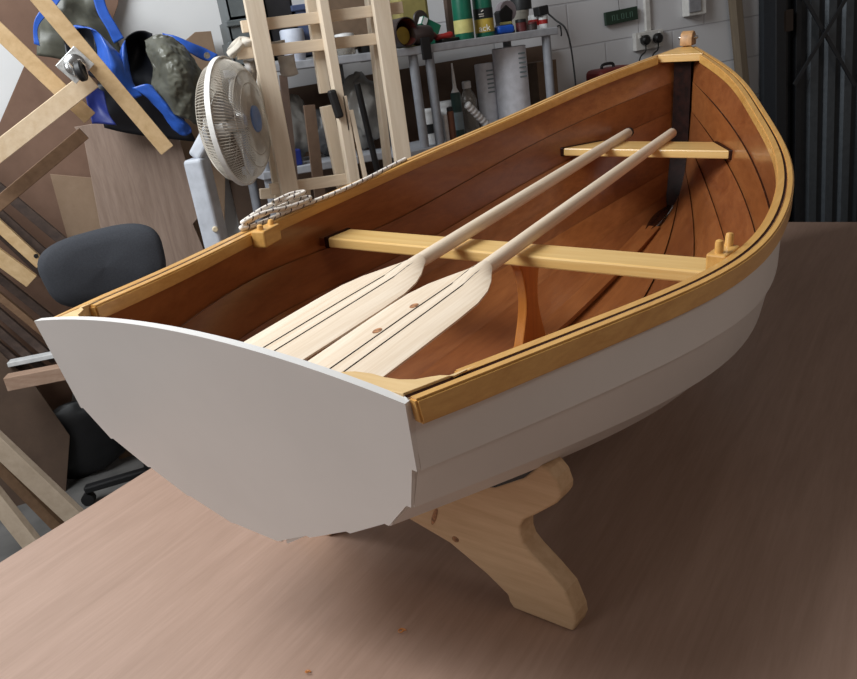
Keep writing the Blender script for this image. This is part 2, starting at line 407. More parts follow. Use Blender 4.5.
# keelson inside
vs = []
for i in range(31):
    p = cpt(6, .02 + .86 * i / 30)
    for y, z in ((.03, .001), (.03, .016), (-.03, .016), (-.03, .001)): vs.append(Vector((p.x, y, p.z + .008 + z)) - BASE)
fs = [(i * 4 + j, i * 4 + (j + 1) % 4, i * 4 + 4 + (j + 1) % 4, i * 4 + 4 + j) for i in range(30) for j in range(4)] + [(3, 2, 1, 0), (120, 121, 122, 123)]
mesh('keelson', vs, fs, MT['plank'], boat)
def half_in(x, z):
    """inner half breadth of the hull at station x, height z (metres)"""
    u = x / 2.4
    prev = cpt(0, u)
    for k in range(1, 7):
        q = cpt(k, u)
        if q.z <= z <= prev.z: t = (z - prev.z) / (q.z - prev.z); return prev.y + (q.y - prev.y) * t
        prev = q
    return 0
def thwart(x0, x1, z, th, clear):
    pl = []
    for x in (x0, x1): pl.append((x, half_in(x, z - th) - clear))
    poly = [(pl[0][0], pl[0][1]), (pl[1][0], pl[1][1]), (pl[1][0], -pl[1][1]), (pl[0][0], -pl[0][1])]
    m = MB(); m.prism(poly, lambda x, y: Vector((x, y, z)) - BASE, lambda x, y: Vector((x, y, z - th)) - BASE)
    t = m.out('thwart', MT['thwart'], boat, bevel=.004)
    for s in (1, -1):                                            # dark glued end pads
        m = MB()
        a, b = pl
        m.prism([(x0 - .002, a[1] - .001), (x1 + .004, b[1] - .001), (x1 + .004, b[1] + .012), (x0 - .002, a[1] + .012)],
                lambda x, y: Vector((x, y * s, z + .002)) - BASE, lambda x, y: Vector((x, y * s, z - th - .002)) - BASE)
        tag(m.out('end_pad', MT['seam'], t, bevel=.003), 'dark glued pad at the seat end')
        if clear > .01:
            m = MB(); m.prism([(x0 + .01, a[1] + .010), (x1 - .01, b[1] + .010), (x1 - .01, b[1] + clear + .004), (x0 + .01, a[1] + clear + .004)], lambda x, y: Vector((x, y * s, z - .006)) - BASE, lambda x, y: Vector((x, y * s, z - th)) - BASE)
            m.out('cleat', MT['plank'], t)
    return t
thwart(.915, 1.010, -.122, .027, .034)
thwart(1.905, 2.055, -.062, .026, -.003)
# pillar under the middle seat
zf = cpt(6, .4).z + .022; zt = -.147
prof = []
for i in range(21):
    t = i / 20; z = lerp(zf, zt, t)
    w = .076 - .044 * math.sin(math.pi * min(1, t / 1.15)) ** 1.3 + (.004 if t > .9 else 0)
    prof.append((z, w))
poly = [(1.0 + w, z) for z, w in prof] + [(1.0 - w, z) for z, w in reversed(prof)]
m = MB(); m.prism(poly, lambda x, z: Vector((x, -.004, z)) - BASE, lambda x, z: Vector((x, -.028, z)) - BASE)
tag(m.out('pillar', MT['post'], boat, bevel=.003), 'orange varnished pillar under the middle seat')
# thole pin blocks
def thole(s, x0, x1, ph):
    p = cpt(0, (x0 + x1) / 4.8); q = cpt(0, x1 / 2.4) - cpt(0, x0 / 2.4); ang = math.atan2(q.y, q.x) * s
    zb = p.z; root = None
    R = Matrix.Rotation(ang, 3, 'Z')
    c = Vector((p.x, (p.y - .0165 - .018) * s, zb - (.012 if s > 0 else .018))) - BASE
    m = MB(); m.box(c, (.075, .036, .04), R); b = m.out('rowlock_block', MT['gold'], boat, bevel=.004)
    for dx in (-.022, .026):
        m = MB(); m.lathe([(.0075, -.01), (.0075, ph), (.0065, ph + .006), (.003, ph + .008)], 14, Matrix.Translation(c + R @ Vector((dx, 0, .02))) @ Matrix.Rotation(.12 * (1 if dx > 0 else -1) + .1, 4, 'Y'))
        m.out('thole_pin', MT['gold'], b, smooth=True)
thole(1, .615, .69, .004); thole(-1, .733, .808, .016)
# stem head fairlead
m = MB(); c = Vector((2.405, 0, cpt(0, 1).z + .028)) - BASE
pts = []
prof = [(-.032, -.026), (-.032, .0), (-.024, .015), (-.006, .023), (.010, .021), (.024, .010), (.030, -.004), (.030, -.026)]
m.prism(prof, lambda x, z: c + Vector((x, .021, z)), lambda x, z: c + Vector((x, -.021, z)))
MT['tan'] = plain('tan_leather', (186, 142, 98), .5, var=.12, scale=60)
fl = m.out('stem_head_fairlead', MT['tan'], boat, bevel=.004, smooth=True)
m = MB(); m.lathe([(.004, -.034), (.006, -.030), (.006, .030), (.004, .034)], 12, Matrix.Translation(c + Vector((0, 0, 0))) @ Matrix.Rotation(math.pi / 2, 4, 'X'))
tag(m.out('pin', MT['steel'], fl, smooth=True), 'bright metal pin through the bow fitting')

# ------------------------------------------------------------------ table
F1 = Vector((RB[0][0], RB[1][0], 0)).normalized(); E1 = Vector((-F1.y, F1.x, 0))
O = Vector((TB.x, TB.y, TABLE_Z)); yaw = math.atan2(F1.y, F1.x)
def tpt(a, b, z): return Vector((a, b, z))
ca, cb = 0.93, -.62
tbl = thing('work_table', 'large pinkish brown plywood table top under the white boat', 'table', (O + F1 * ca + E1 * cb) * 1.0, (0, 0, yaw))
tbl.location.z = 0
def tp(a, b, z): return Vector((a - ca, b - cb, z))
x0, x1, y1, y0 = -1.0, 3.05, .945, -2.1
far0 = onz(790, 222, TABLE_Z); far1 = onz(857, 222, TABLE_Z)
fa = ((far0 - O).dot(F1), (far0 - O).dot(E1)); fb = ((far1 - O).dot(F1), (far1 - O).dot(E1))
sl = (fb[0] - fa[0]) / (fb[1] - fa[1])
poly = [(x0, y0), (fa[0] + sl * (y0 - fa[1]), y0), (fa[0] + sl * (.45 - fa[1]), .45), (2.45, y1), (x0, y1)]
m = MB(); m.prism(poly, lambda a, b: tp(a, b, TABLE_Z), lambda a, b: tp(a, b, TABLE_Z - .018))
m.out('table_top', MT['ply'], tbl, bevel=.001)
m = MB()
for b in (y1 - .12, y0 + .12): m.bar(tp(x0 + .1, b, TABLE_Z - .068), tp(2.45, b, TABLE_Z - .068), .045, .10, (0, 0, 1))
m.out('frame', MT['pine_x'], tbl)
for a in (x0 + .15, 2.4):
    for b in (y1 - .12, y0 + .12):
        m = MB(); m.bar(tp(a, b, TABLE_Z - .118), tp(a, b, 0), .07, .07, (1, 0, 0)); m.out('leg', MT['pine'], tbl)
# ------------------------------------------------------------------ cradle stand
xo = .352
st = thing('boat_cradle', 'pale pine cradle with curved arms and feet under the stern of the white boat', 'stand', O + F1 * (xo + .006 + .35 * math.sin(.13)) + E1 * (-.342 + .35 * math.cos(.13)), (0, 0, yaw - .13))
up_ = [(-.330, .316), (-.30, .288), (-.24, .255), (-.13, .226), (-.04, .205)]
out_ = [(-.361, 0.0), (-.369, .02), (-.368, .038), (-.354, .079), (-.325, .108), (-.295, .134), (-.281, .15), (-.277, .166), (-.279, .185), (-.287, .2), (-.314, .219), (-.354, .25), (-.364, .263), (-.366, .276), (-.360, .298), (-.349, .311), (-.340, .316)]
in_ = [(-.240, 0.0), (-.232, .012), (-.230, .026), (-.189, .056), (-.112, .097), (-.006, .126)]
lowL = list(in_)
polyL = out_ + up_ + [(.04, .205)] 
right = [(-a, b) for a, b in reversed(out_ + up_[:-1])]
poly = polyL + right[0:] + [(-a, b) for a, b in in_] + list(reversed(in_))[1:]
m = MB(); m.prism(poly, lambda a, z: Vector((-.022, a, z)), lambda a, z: Vector((.022, a, z)))
cr = m.out('cradle_board', MT['pine_x'], st, bevel=.006, seg=3)
cr.data.materials[0] = wood('pine_cradle', (196, 160, 122), (216, 184, 146), 0.6, (16, 1.1, 16), dist=2.0, knots=3.2)
for (ka, kz, sx, sz, rr) in ((-.128, .112, .9, .7, 0), (-.085, .148, .55, 2.6, .45)):
    m = MB(); m.lathe([(.009, -.0015), (.0085, .0012), (.002, .0015)], 14, Matrix.Translation((-.022, ka, kz)) @ Matrix.Rotation(rr, 4, 'X') @ Matrix.Diagonal((1, sx, sz, 1)) @ Matrix.Rotation(-math.pi / 2, 4, 'Y'))
    tag(m.out('knot', MT['knot'], cr, smooth=True), 'brown knot in the cradle board')
for sg in (1, -1):
    vs = []
    for a, z in up_[:4]:
        for dx, dz in ((-.025, -.002), (.025, -.002), (.025, .012), (-.025, .012)): vs.append((dx, a * sg, z + dz))
    fs = [(i * 4 + j, i * 4 + (j + 1) % 4, i * 4 + 4 + (j + 1) % 4, i * 4 + 4 + j) for i in range(3) for j in range(4)] + [(3, 2, 1, 0), (12, 13, 14, 15)]
    tag(mesh('rubber_pad', vs, fs, MT['black'], st), 'black rubber pad on the cradle')

# ------------------------------------------------------------------ oars
def oar(yh, ym, zh, zm, xend, label, knots):
    H = Vector((2.13, yh, zh)); Mi = Vector((.83, ym, zm)); d = (Mi - H).normalized()
    L = (H - Mi).length * (2.13 - xend) / (2.13 - .83)
    root = thing('oar', label, 'oar', bpt(*(H + d * (L / 2))), group=None)
    yv = Vector((0, 1, 0)); yv = (yv - d * yv.dot(d)).normalized(); zv = yv.cross(d) * 1
    if zv.z < 0: zv = -zv
    B = Matrix((-d, yv, zv)).transposed()                       # local x towards the handle
    root.rotation_euler = (RB @ B).to_euler()
    q = L / 2
    m = MB(); xs = [q, q - .004, q - .01, q - .12, q - .13, q - .5, q - 1.0, q - 1.355, q - 1.39, q - 1.42]
    rs = [.010, .014, .016, .0165, .0165, .0175, .0175, .0165, .010, .005]
    m.tube([(x, 0, 0) for x in xs], rs, 20); m.out('loom', MT['oar'], root, smooth=True)
    if not knots:
        m = MB(); m.tube([(q - .012, 0, 0), (q + .003, 0, 0), (q + .006, 0, 0)], [.0172, .0165, .010], 18); tag(m.out('grip_end', MT['black'], root, smooth=True), 'black end of the handle')
    xb = q - 1.368                                               # shoulder of the blade
    prof = [(0, .017), (.03, .030), (.07, .050), (.12, .068), (.18, .079), (.26, .081), (.40, .080), (.62, .077), (L - 1.36 - .05, .074), (L - 1.36 - .015, .066), (L - 1.36, .05)]
    vs = []; nn = 9
    for dx, w in prof:
        t = .008 if dx < .1 else .005
        for i in range(nn):
            f = -1 + 2 * i / (nn - 1); hgt = (t * (1 - f * f) ** .6 + .002) + (.008 * (1 - dx / .12) * math.exp(-(f * w / .012) ** 2) if dx < .12 else 0)
            vs.append(Vector((xb - dx, f * w, hgt)))
        for i in range(nn):
            f = 1 - 2 * i / (nn - 1); hgt = -(t * (1 - f * f) ** .6 + .002)
            vs.append(Vector((xb - dx, f * w, hgt)))
    r = 2 * nn; k = len(prof)
    fs = [(j * r + i, j * r + (i + 1) % r, (j + 1) * r + (i + 1) % r, (j + 1) * r + i) for j in range(k - 1) for i in range(r)] + [tuple(range(r)), tuple(reversed(range((k - 1) * r, k * r)))]
    bl = mesh('blade', vs, fs, MT['oar'], root, smooth=True)
    m = MB()                                                    # two dark laminate lines and a few knots
    for yy in (-.013, .016):
        pts = [(xb - .012 - i * (L - 1.36 - .03) / 14, yy * min(1, .75 + i * .05), 0.0078 + .002 if i < 1 else .0079) for i in range(15)]
        m.tube([(x, y, .0070 + (.004 if i < 2 else 0)) for i, (x, y, z) in enumerate(pts)], .0013, 6)
    tag(m.out('laminate_line', MT['line'], bl), 'two thin dark lines along the blade')
    if knots:
        for kx, ky in knots:
            m = MB(); m.lathe([(.0095, -.001), (.009, .0008), (.002, .001)], 12, Matrix.Translation((xb - kx, ky, .0066)) @ Matrix.Diagonal((1.3, .8, 1, 1)))
            tag(m.out('knot', MT['knot'], bl, smooth=True), 'brown knot in the blade')
    m = MB(); m.tube([(xb + .03, 0, 0), (xb + .01, 0, 0), (xb - .002, 0, 0)], [.0172, .0178, .0176], 16)
    return root
oar(.118, .130, -.0445, -.1030, .06, 'bare ash oar with plain blade lying across the seats, nearer the coiled rope', None)
oar(-.034, -.034, -.0445, -.1030, .06, 'bare ash oar with two brown knots in its blade, lying nearer the middle pillar', [(.24, .026), (.36, .028)])

# ------------------------------------------------------------------ rope on the port gunwale
def rope_tube(name, pts, r, mat, parent=None, pitch=.024, origin=None):
    pts = smooth_path(pts, 10); n = 8
    me = D.meshes.new(name); vs = []; L = [0]
    for i in range(1, len(pts)): L.append(L[-1] + (pts[i] - pts[i - 1]).length)
    up = None
    for i, p in enumerate(pts):
        d = (pts[min(i + 1, len(pts) - 1)] - pts[max(i - 1, 0)]).normalized()
        if up is None: up = d.orthogonal().normalized()
        up = (up - d * up.dot(d)).normalized(); w = d.cross(up)
        for j in range(n): a = 2 * math.pi * j / n; vs.append(p + (up * math.cos(a) + w * math.sin(a)) * r)
    fs = [(i * n + j, i * n + (j + 1) % n, (i + 1) * n + (j + 1) % n, (i + 1) * n + j) for i in range(len(pts) - 1) for j in range(n)]
    org = origin if origin is not None else vs[0]
    me.from_pydata([tuple(v - org) for v in vs], [], fs); uv = me.uv_layers.new()
    for p in me.polygons:
        i, j = p.vertices[0] // n, p.vertices[0] % n
        j0 = p.index % n; i0 = p.index // n
        for li, (a, b) in zip(p.loop_indices, ((0, 0), (0, 1), (1, 1), (1, 0))): uv.data[li].uv = (L[i0 + a] / pitch, (j0 + b) / n)
        p.use_smooth = True
    me.materials.append(mat)
    o = D.objects.new(name, me); COL.objects.link(o); o.location = org
    if parent: o.parent = parent
    return o
def gun(u, dy, dz):
    p = cpt(0, u); return bpt(p.x, p.y + dy, p.z + dz)
R_ = .0056
pts = [gun(0.550, .012, R_), gun(0.523, .006, R_), gun(0.487, -.004, R_), gun(0.451, -.010, R_), gun(0.419, -.012, R_), gun(0.387, -.008, R_), gun(0.355, .0, R_), gun(0.331, .004, R_), gun(0.299, .004, R_),
       gun(0.270, .014, R_), gun(0.261, .022, R_ + .004), gun(0.283, .020, R_ + .012), gun(0.323, .014, R_ + .014), gun(0.355, .010, R_ + .016), gun(0.374, .002, R_ + .012), gun(0.363, -.008, R_ + .01), gun(0.331, -.006, R_ + .013), gun(0.295, .004, R_ + .02),
       gun(0.268, .016, R_ + .016), gun(0.270, .026, R_ + .014), gun(0.307, .02, R_ + .026), gun(0.339, .006, R_ + .028), gun(0.367, .002, R_ + .03), gun(0.351, .014, R_ + .034), gun(0.315, .008, R_ + .034)]
rp = rope_tube('rope', pts, R_, MT['rope'])
tag(rp, 'white rope with dark flecks draped along the far gunwale of the boat', 'rope')
# ------------------------------------------------------------------ room shell
m, nt, b = new_mat('painted_blockwork')
tc = N(nt, 'ShaderNodeTexCoord'); mp = N(nt, 'ShaderNodeMapping'); mp.inputs['Rotation'].default_value = (math.pi / 2, 0, 0)
mp.inputs['Location'].default_value = (.03, -.055, 0)
nt.links.new(tc.outputs['Object'], mp.inputs['Vector'])
br = N(nt, 'ShaderNodeTexBrick', Scale=1.0); br.inputs['Mortar Size'].default_value = .006; br.inputs['Brick Width'].default_value = .45; br.inputs['Row Height'].default_value = .225
br.inputs['Mortar Smooth'].default_value = .6
br.inputs['Color1'].default_value = lin((206, 206, 208)); br.inputs['Color2'].default_value = lin((200, 200, 203)); br.inputs['Mortar'].default_value = lin((186, 186, 190))
nt.links.new(mp.outputs['Vector'], br.inputs['Vector']); nt.links.new(br.outputs['Color'], b.inputs['Base Color'])
bp = N(nt, 'ShaderNodeBump', Strength=.5, Distance=.006); bp.invert = True
nt.links.new(br.outputs['Fac'], bp.inputs['Height']); nt.links.new(bp.outputs['Normal'], b.inputs['Normal']); b.inputs['Roughness'].default_value = .6
MT['wall'] = m
MT['plaster'] = plain('white_plaster', (222, 222, 222), .6, var=.02, scale=3)
MT['concrete'] = plain('grey_concrete_floor', (92, 90, 88), .8, var=.15, scale=5, bump=.1)
def pt(*a): return Vector(a)
XSPLIT = 0.86
mesh('wall_back', [(XSPLIT, FAR, 0), (6.5, FAR, 0), (6.5, FAR, 3.4), (XSPLIT, FAR, 3.4), (XSPLIT, FAR + .2, 0), (6.5, FAR + .2, 0), (6.5, FAR + .2, 3.4), (XSPLIT, FAR + .2, 3.4)],
     [(0, 1, 2, 3), (5, 4, 7, 6), (0, 4, 5, 1), (3, 2, 6, 7), (1, 5, 6, 2), (0, 3, 7, 4)], MT['wall'])['kind'] = 'structure'
MB().box(((XSPLIT - 3.5) / 2, FAR + .1, 1.7), (XSPLIT + 3.5, .2, 3.4)).out('wall_left', MT['plaster'])['kind'] = 'structure'
MB().box((1.5, 1.3, -.05), (10, 5.8, .1)).out('floor', MT['concrete'])['kind'] = 'structure'

def mpp(px, py, Y): return Y / ray(px, py).y
class T:
    def __init__(s, name, label, cat, loc, rot=(0, 0, 0), group=None):
        s.loc = Vector(loc); s.o = thing(name, label, cat, loc, rot, group); s.inv = (Matrix.Translation(s.loc) @ __import__('mathutils').Euler(rot).to_matrix().to_4x4()).inverted()
    def part(s, name, m, mats, parent=None, label=None, **k):      # m in room coordinates
        m.v = [s.inv @ Vector(v) for v in m.v]
        o = m.out(name, mats, parent or s.o, **k)
        if label: o['label'] = label
        return o
def solo(name, label, cat, m, mats, group=None, origin=None, **k):
    if origin is None:
        lo = min(v.z for v in m.v); n = len(m.v); c = sum(m.v, Vector()) / n; origin = Vector((c.x, c.y, lo))
    return tag(m.out(name, mats, None, origin=origin, **k), label, cat, group)
def noise_disp(v, amp, f):
    from mathutils import noise
    return amp * noise.noise(Vector(v) * f)
VIEW = (-cz)                                                    # towards the camera
C_ = lambda n, c, r=.6, **k: MT.setdefault(n, plain(n, c, r, **k))

# ------------------------------------------------------------------ things fixed to the back wall
def wbox(px0, py0, px1, py1, Y, t, mb=None):
    pc, qc = (px0 + px1) / 2, (py0 + py1) / 2
    c = at(pc, qc, Y); w = abs(at(px1, qc, Y).x - at(px0, qc, Y).x); h = abs(at(pc, py1, Y).z - at(pc, py0, Y).z)
    return (mb or MB()).box(c, (w, t, h)), c, w, h
C_('white_plastic', (200, 198, 194), .4); C_('grey_plastic', (138, 138, 142), .4); C_('sign_green', (34, 54, 42), .5); C_('sign_ink', (74, 100, 86), .6)
C_('dark_steel', (44, 48, 52), .45, metal=.3); C_('grey_sheet', (86, 92, 98), .4, metal=.35); C_('near_black', (22, 22, 24), .5)
t = T('plug_socket', 'white double socket plate on the block wall behind the bow', 'socket', at(648, 50, FAR - .02))
mb, c, w, h = wbox(634, 31, 662, 49, FAR - .018, .034); t.part('plate', mb, MT['white_plastic'], bevel=.004)
mb = MB()
for i in (-1, 1): mb.box(c + Vector((i * w * .36, -.02, h * .3)), (.012, .008, .02))
mb.v and t.part('switch', MB().box(c + Vector((-w * .36, -.02, h * .28)), (.012, .008, .02)), MT['white_plastic']); t.part('switch', MB().box(c + Vector((w * .36, -.02, h * .28)), (.012, .008, .02)), MT['white_plastic'])
for px, py, lab in ((645.5, 40, 'black plug in the left half of the white socket, its cable dropping behind the boat'), (658, 38, 'black plug in the right half of the white socket, nearer the bow tip')):
    P = at(px, py, FAR - .055)
    t = T('mains_plug', lab, 'plug', P, group='plugs in the wall socket')
    t.part('plug_body', MB().lathe([(.02, -.02), (.027, -.012), (.027, .012), (.018, .02)], 18, Matrix.Translation(P) @ Matrix.Rotation(math.pi / 2, 4, 'X')), C_('plug_black', (16, 16, 17), .35), smooth=True)
    Q = at(px - 6, py + 20, FAR - .04); t.part('cable', MB().tube(smooth_path([P + Vector((0, 0, -.02)), P + Vector((-.005, .0, -.06)), Q, Q + Vector((-.02, 0, -.15))], 5), .004, 8), MT['plug_black'], smooth=True)
mb = MB(); a = at(643, -6, FAR - .012); bq = at(648, 31, FAR - .012); mb.box((bq.x, FAR - .011, (a.z + .2 + bq.z) / 2), (.034, .022, a.z + .2 - bq.z))
solo('cable_conduit', 'white vertical cable conduit running up the wall from the socket', 'conduit', mb, MT['white_plastic'], bevel=.004)
mb, c, w, h = wbox(685, -12, 703, 15.5, FAR - .03, .06); o = T('wall_box', 'small white electrical box high on the wall above the bow', 'box', c - Vector((0, 0, h / 2)))
o.part('housing', mb, MT['white_plastic'], bevel=.005)
mb, c, w, h = wbox(689, -10, 701, 12, FAR - .064, .008); o.part('cover', mb, MT['grey_plastic'], bevel=.003)
# little green sign hanging on a wire
P0 = at(621, 16, FAR - .02); ang = -.035
t = T('wall_sign', 'small dark green sign hanging on the block wall left of the socket', 'sign', P0 - Vector((0, 0, .06)))
w = abs(at(637, 14, FAR - .02).x - at(605, 18, FAR - .02).x); R = Matrix.Rotation(ang, 3, 'Y')
t.part('board', MB().box(P0, (w, .02, .068), R), MT['sign_green'], bevel=.002)
mb = MB()
for i, (dx, kind) in enumerate(((-.056, 0), (-.026, 1), (.004, 2), (.034, 1), (.060, 0))):
    q = P0 + R @ Vector((dx, -.0115, -.002))
    mb.box(q + R @ Vector((-.007, 0, 0)), (.004, .003, .03), R)
    if kind != 1: mb.box(q + R @ Vector((.0, 0, .013)), (.014, .003, .004), R); mb.box(q + R @ Vector((.007, 0, .0)), (.004, .003, .026), R)
    if kind != 0: mb.box(q + R @ Vector((.0, 0, -.013)), (.014, .003, .004), R)
t.part('lettering', mb, MT['sign_ink'])
t.part('hanging_wire', MB().tube([P0 + Vector((-.01, -.002, .034)), P0 + Vector((-.012, .008, .2))], .0015, 6), MT['near_black'])
mb = MB(); P = at(559, 30, FAR - .015); mb.tube(smooth_path([P + Vector((0, .012, .02)), P + Vector((0, -.015, .02)), P + Vector((.002, -.018, -.02)), P + Vector((.004, -.01, -.03))], 5), .004, 8)
solo('wall_hook', 'short black hook on the wall right of the shelf end', 'hook', mb, MT['near_black'], smooth=True)
# timber post leaning on the wall
a, bq = at(735, 0, FAR - .055), at(741.5, 72, FAR - .055); d = (a - bq).normalized()
mb = MB(); mb.bar(bq - d * (bq.z / d.z), a + d * .6, .05, .062, (0, 1, 0))
solo('timber_post', 'brown timber post leaning upright against the wall right of the bow', 'post', mb, wood('brown_post', (96, 84, 70), (120, 106, 88), .7, (14, 14, 1)), bevel=.004)
# steel door with folding gate
xs = lambda px, Y=3.9: at(px, 100, Y).x
t = T('steel_door', 'dark ribbed steel door with a folding gate across it at right', 'door', (xs(800), 3.93, 0))
x0, x1 = xs(770), xs(857) + .9
mb = MB(); mb.box(((x0 + x1) / 2, 3.96, 1.35), (x1 - x0, .05, 2.7)); t.part('door_sheet', mb, C_('dark_sheet', (52, 56, 61), .45, metal=.2))
x = xs(808, 3.92); i = 0; pit = xs(825, 3.92) - xs(808, 3.92)
while x < x1 - .05 and i < 14:
    mb = MB(); wd = pit * .62
    mb.prism([(-wd / 2, 0), (-wd / 2 + .012, -.022), (wd / 2 - .012, -.022), (wd / 2, 0)], lambda p, q: Vector((x + wd / 2 + p, 3.936 + q, .03)), lambda p, q: Vector((x + wd / 2 + p, 3.936 + q, 2.68)))
    t.part('rib', mb, MT['grey_sheet'] if i not in (3, 4) else MT['dark_steel']); x += pit; i += 1
mb = MB(); mb.box((xs(775, 3.9), 3.90, 1.35), (xs(781) - xs(771), .10, 2.7)); t.part('door_jamb', mb, C_('jamb_black', (30, 32, 36), .5), bevel=.004)
for pxa, pxb in ((781, 786), (794, 799)):
    mb = MB(); mb.box(((xs(pxa) + xs(pxb)) / 2, 3.905, 1.35), (xs(pxb) - xs(pxa), .04, 2.66)); t.part('gate_upright', mb, MT['jamb_black'], bevel=.003)
mb, c, w, h = wbox(781, 10, 791, 32, 3.87, .04); t.part('lock_box', mb, C_('rusty_brown', (46, 34, 26), .6), bevel=.004)
for a, bq, Y in (((794, 85), (850, -8), 3.86), ((801, -8), (855, 86), 3.875)):
    A, B = at(a[0], a[1], Y), at(bq[0], bq[1], Y); mb = MB(); mb.bar(A, B, .026, .008, (0, 1, 0)); t.part('lattice_bar', mb, C_('lattice', (58, 60, 64), .4, metal=.5), bevel=.002)

# ------------------------------------------------------------------ grey shelving behind the boat
C_('grey_shelf', (160, 162, 168), .5); C_('grey_tube', (140, 143, 150), .4)
def unit(label, A, B, depth, th, lowz, legs, name='storage_shelf'):
    ex = (B - A).normalized(); ey = Vector((-ex.y, ex.x, 0)).normalized(); ez = ex.cross(ey).normalized()
    L = (B - A).length; base = A + ex * L / 2 + ey * depth / 2; base.z = 0
    t = T(name, label, 'shelf', base)
    def q(u, v, w): return A + ex * u + ey * v + ez * w
    R = Matrix((ex, ey, ez)).transposed()
    t.part('shelf_board', MB().box(q(L / 2, depth / 2, -th / 2), (L, depth, th), R), MT['grey_shelf'], bevel=.004)
    t.part('shelf_board', MB().box(q(L / 2, depth / 2, -lowz - th / 2), (L, depth, th), R), MT['grey_shelf'], bevel=.004)
    t.part('shelf_board', MB().box(q(L / 2, depth / 2, -lowz * 2.1), (L, depth, th), R), MT['grey_shelf'], bevel=.004)
    for u, v in legs:
        top = q(u, v, -th * .6); d = ez * -1; bot = top + d * (top.z / -d.z) * 1.0; bot = Vector((bot.x, bot.y, 0))
        t.part('leg', MB().tube([top, bot], .021, 14), MT['grey_tube'], smooth=True)
    return q, L, R
A, B = at(393, 49.5, 3.4), at(558, 26.5, 3.5)
Q, LQ, RQ = unit('grey shelf rack with tube legs carrying green bottles', A, B, .36, .034, .43, [(.105, .03), (.185, .03), (.82, .03), (.1, .33), (.80, .33)])
A2, B2 = at(243, 67, 3.5), at(372, 52, 3.55)
Q2, LQ2, RQ2 = unit('grey shelf rack half hidden behind the pine trestle', A2, B2, .36, .034, .43, [(.03, .03), (.54, .33), (.03, .33)])
def onshelf(px, py, qf, A, v):                                   # shelf coordinate u under a pixel
    return qf
def uof(px, Qf, Rm, v, w):                                       # solve u so that Q(u,v,w) falls on column px (searched)
    lo, hi = -.3, 1.4
    for _ in range(40):
        mid = (lo + hi) / 2; P = M.transposed() @ (Qf(mid, v, w) - CO); x = P.x / P.z * 800 + 428.5
        if x < px: lo = mid
        else: hi = mid
    return (lo + hi) / 2
def sc(px, Qf, u, v, w): P = M.transposed() @ (Qf(u, v, w) - CO); return P.z / 800
def can(name, label, cat, Qf, Rm, px, v, w0, wpx, prof, mats, parts=(), group=None, smooth=True, n=24):
    """turned object on a shelf: prof in units of its width (radius, height)"""
    u = uof(px, Qf, Rm, v, w0 + .08); k = wpx * sc(px, Qf, u, v, w0 + .08)
    P = Qf(u, v, w0); X = Matrix.Translation(P) @ Rm.to_4x4()
    t = T(name, label, cat, P, group=group)
    body = t.part('body', MB().lathe([(r * k, z * k) for r, z in prof], n, X), mats, smooth=smooth)
    for nm, pf, mt in parts:
        t.part(nm, MB().lathe([(r * k, z * k) for r, z in pf], n, X), mt, smooth=smooth)
    return t, P, k, X
C_('bottle_green', (14, 96, 74), .35); C_('pale_label', (196, 190, 120), .6); C_('gold_label', (184, 158, 66), .5); C_('black_label', (24, 26, 28), .5)
C_('tin_white', (206, 206, 206), .5); C_('soft_white', (206, 208, 216), .5); C_('blue_plastic', (20, 84, 190), .35); C_('red_plastic', (150, 30, 28), .4)
C_('olive_tan', (150, 138, 84), .6); C_('brown_tin', (52, 40, 38), .5); C_('dark_red', (86, 34, 36), .45); C_('cardboard', (112, 92, 74), .8); C_('clear_plastic', (150, 146, 136), .25)
w0 = 0
bottle = [(.5, 0), (.51, 1.0), (.5, 2.3), (.46, 2.6), (.3, 2.9), (.24, 3.0), (.24, 3.2)]
can('glue_bottle', 'green bottle with a plain pale yellow label on the grey shelf', 'bottle', Q, RQ, 463, .06, 0, 19, bottle, MT['bottle_green'],
    [('label', [(.515, .32), (.515, .98)], MT['pale_label']), ('cap', [(.27, 3.1), (.27, 3.5)], MT['near_black'])], group='green bottles on the shelf')
t, P, k, X = can('glue_bottle', 'green bottle with black and gold labels beside the plain yellow one', 'bottle', Q, RQ, 483.5, .07, 0, 19, bottle, MT['bottle_green'],
    [('label', [(.515, .22), (.515, .88)], MT['gold_label']), ('neck_label', [(.515, .9), (.515, 1.4)], MT['black_label']), ('cap', [(.27, 3.1), (.27, 3.5)], MT['near_black'])], group='green bottles on the shelf')
def text(t, s, P, size, nrm, upv, mat, depth=.0008):
    cu = D.curves.new('lettering', 'FONT'); cu.body = s; cu.size = size; cu.align_x = 'CENTER'; cu.align_y = 'CENTER'; cu.extrude = depth
    o = D.objects.new('lettering', cu); COL.objects.link(o)
    me = D.meshes.new_from_object(o.evaluated_get(bpy.context.evaluated_depsgraph_get())); D.objects.remove(o); D.curves.remove(cu)
    nrm = Vector(nrm).normalized(); r = Vector(upv).cross(nrm).normalized(); up = nrm.cross(r)
    X = Matrix.Translation(P) @ Matrix((r, up, nrm)).transposed().to_4x4()
    me.transform(t.inv @ X); me.materials.clear(); me.materials.append(mat)
    o = D.objects.new('lettering', me); COL.objects.link(o); o.parent = t.o; return o
C_('ink_white', (230, 228, 220), .6)
toc = (CO - P); toc.z = 0; toc.normalize()
text(t, 'ack', P + X.to_3x3() @ Vector((0, 0, .42 * k)) + toc * (.519 * k), .45 * k, toc, (0, 0, 1), MT['ink_white'])
mb = MB()
for dz, ln in ((1.02, .5), (1.12, .56)): mb.box(P + RQ @ Vector((0, 0, dz * k)) + toc * (.519 * k), (ln * k, .002, .045 * k), RQ)
mb.bar(P + RQ @ Vector((-.1 * k, 0, 1.24 * k)) + toc * .517 * k, P + RQ @ Vector((.12 * k, 0, 1.36 * k)) + toc * .517 * k, .05 * k, .002, toc)
t.part('print', mb, MT['ink_white'])
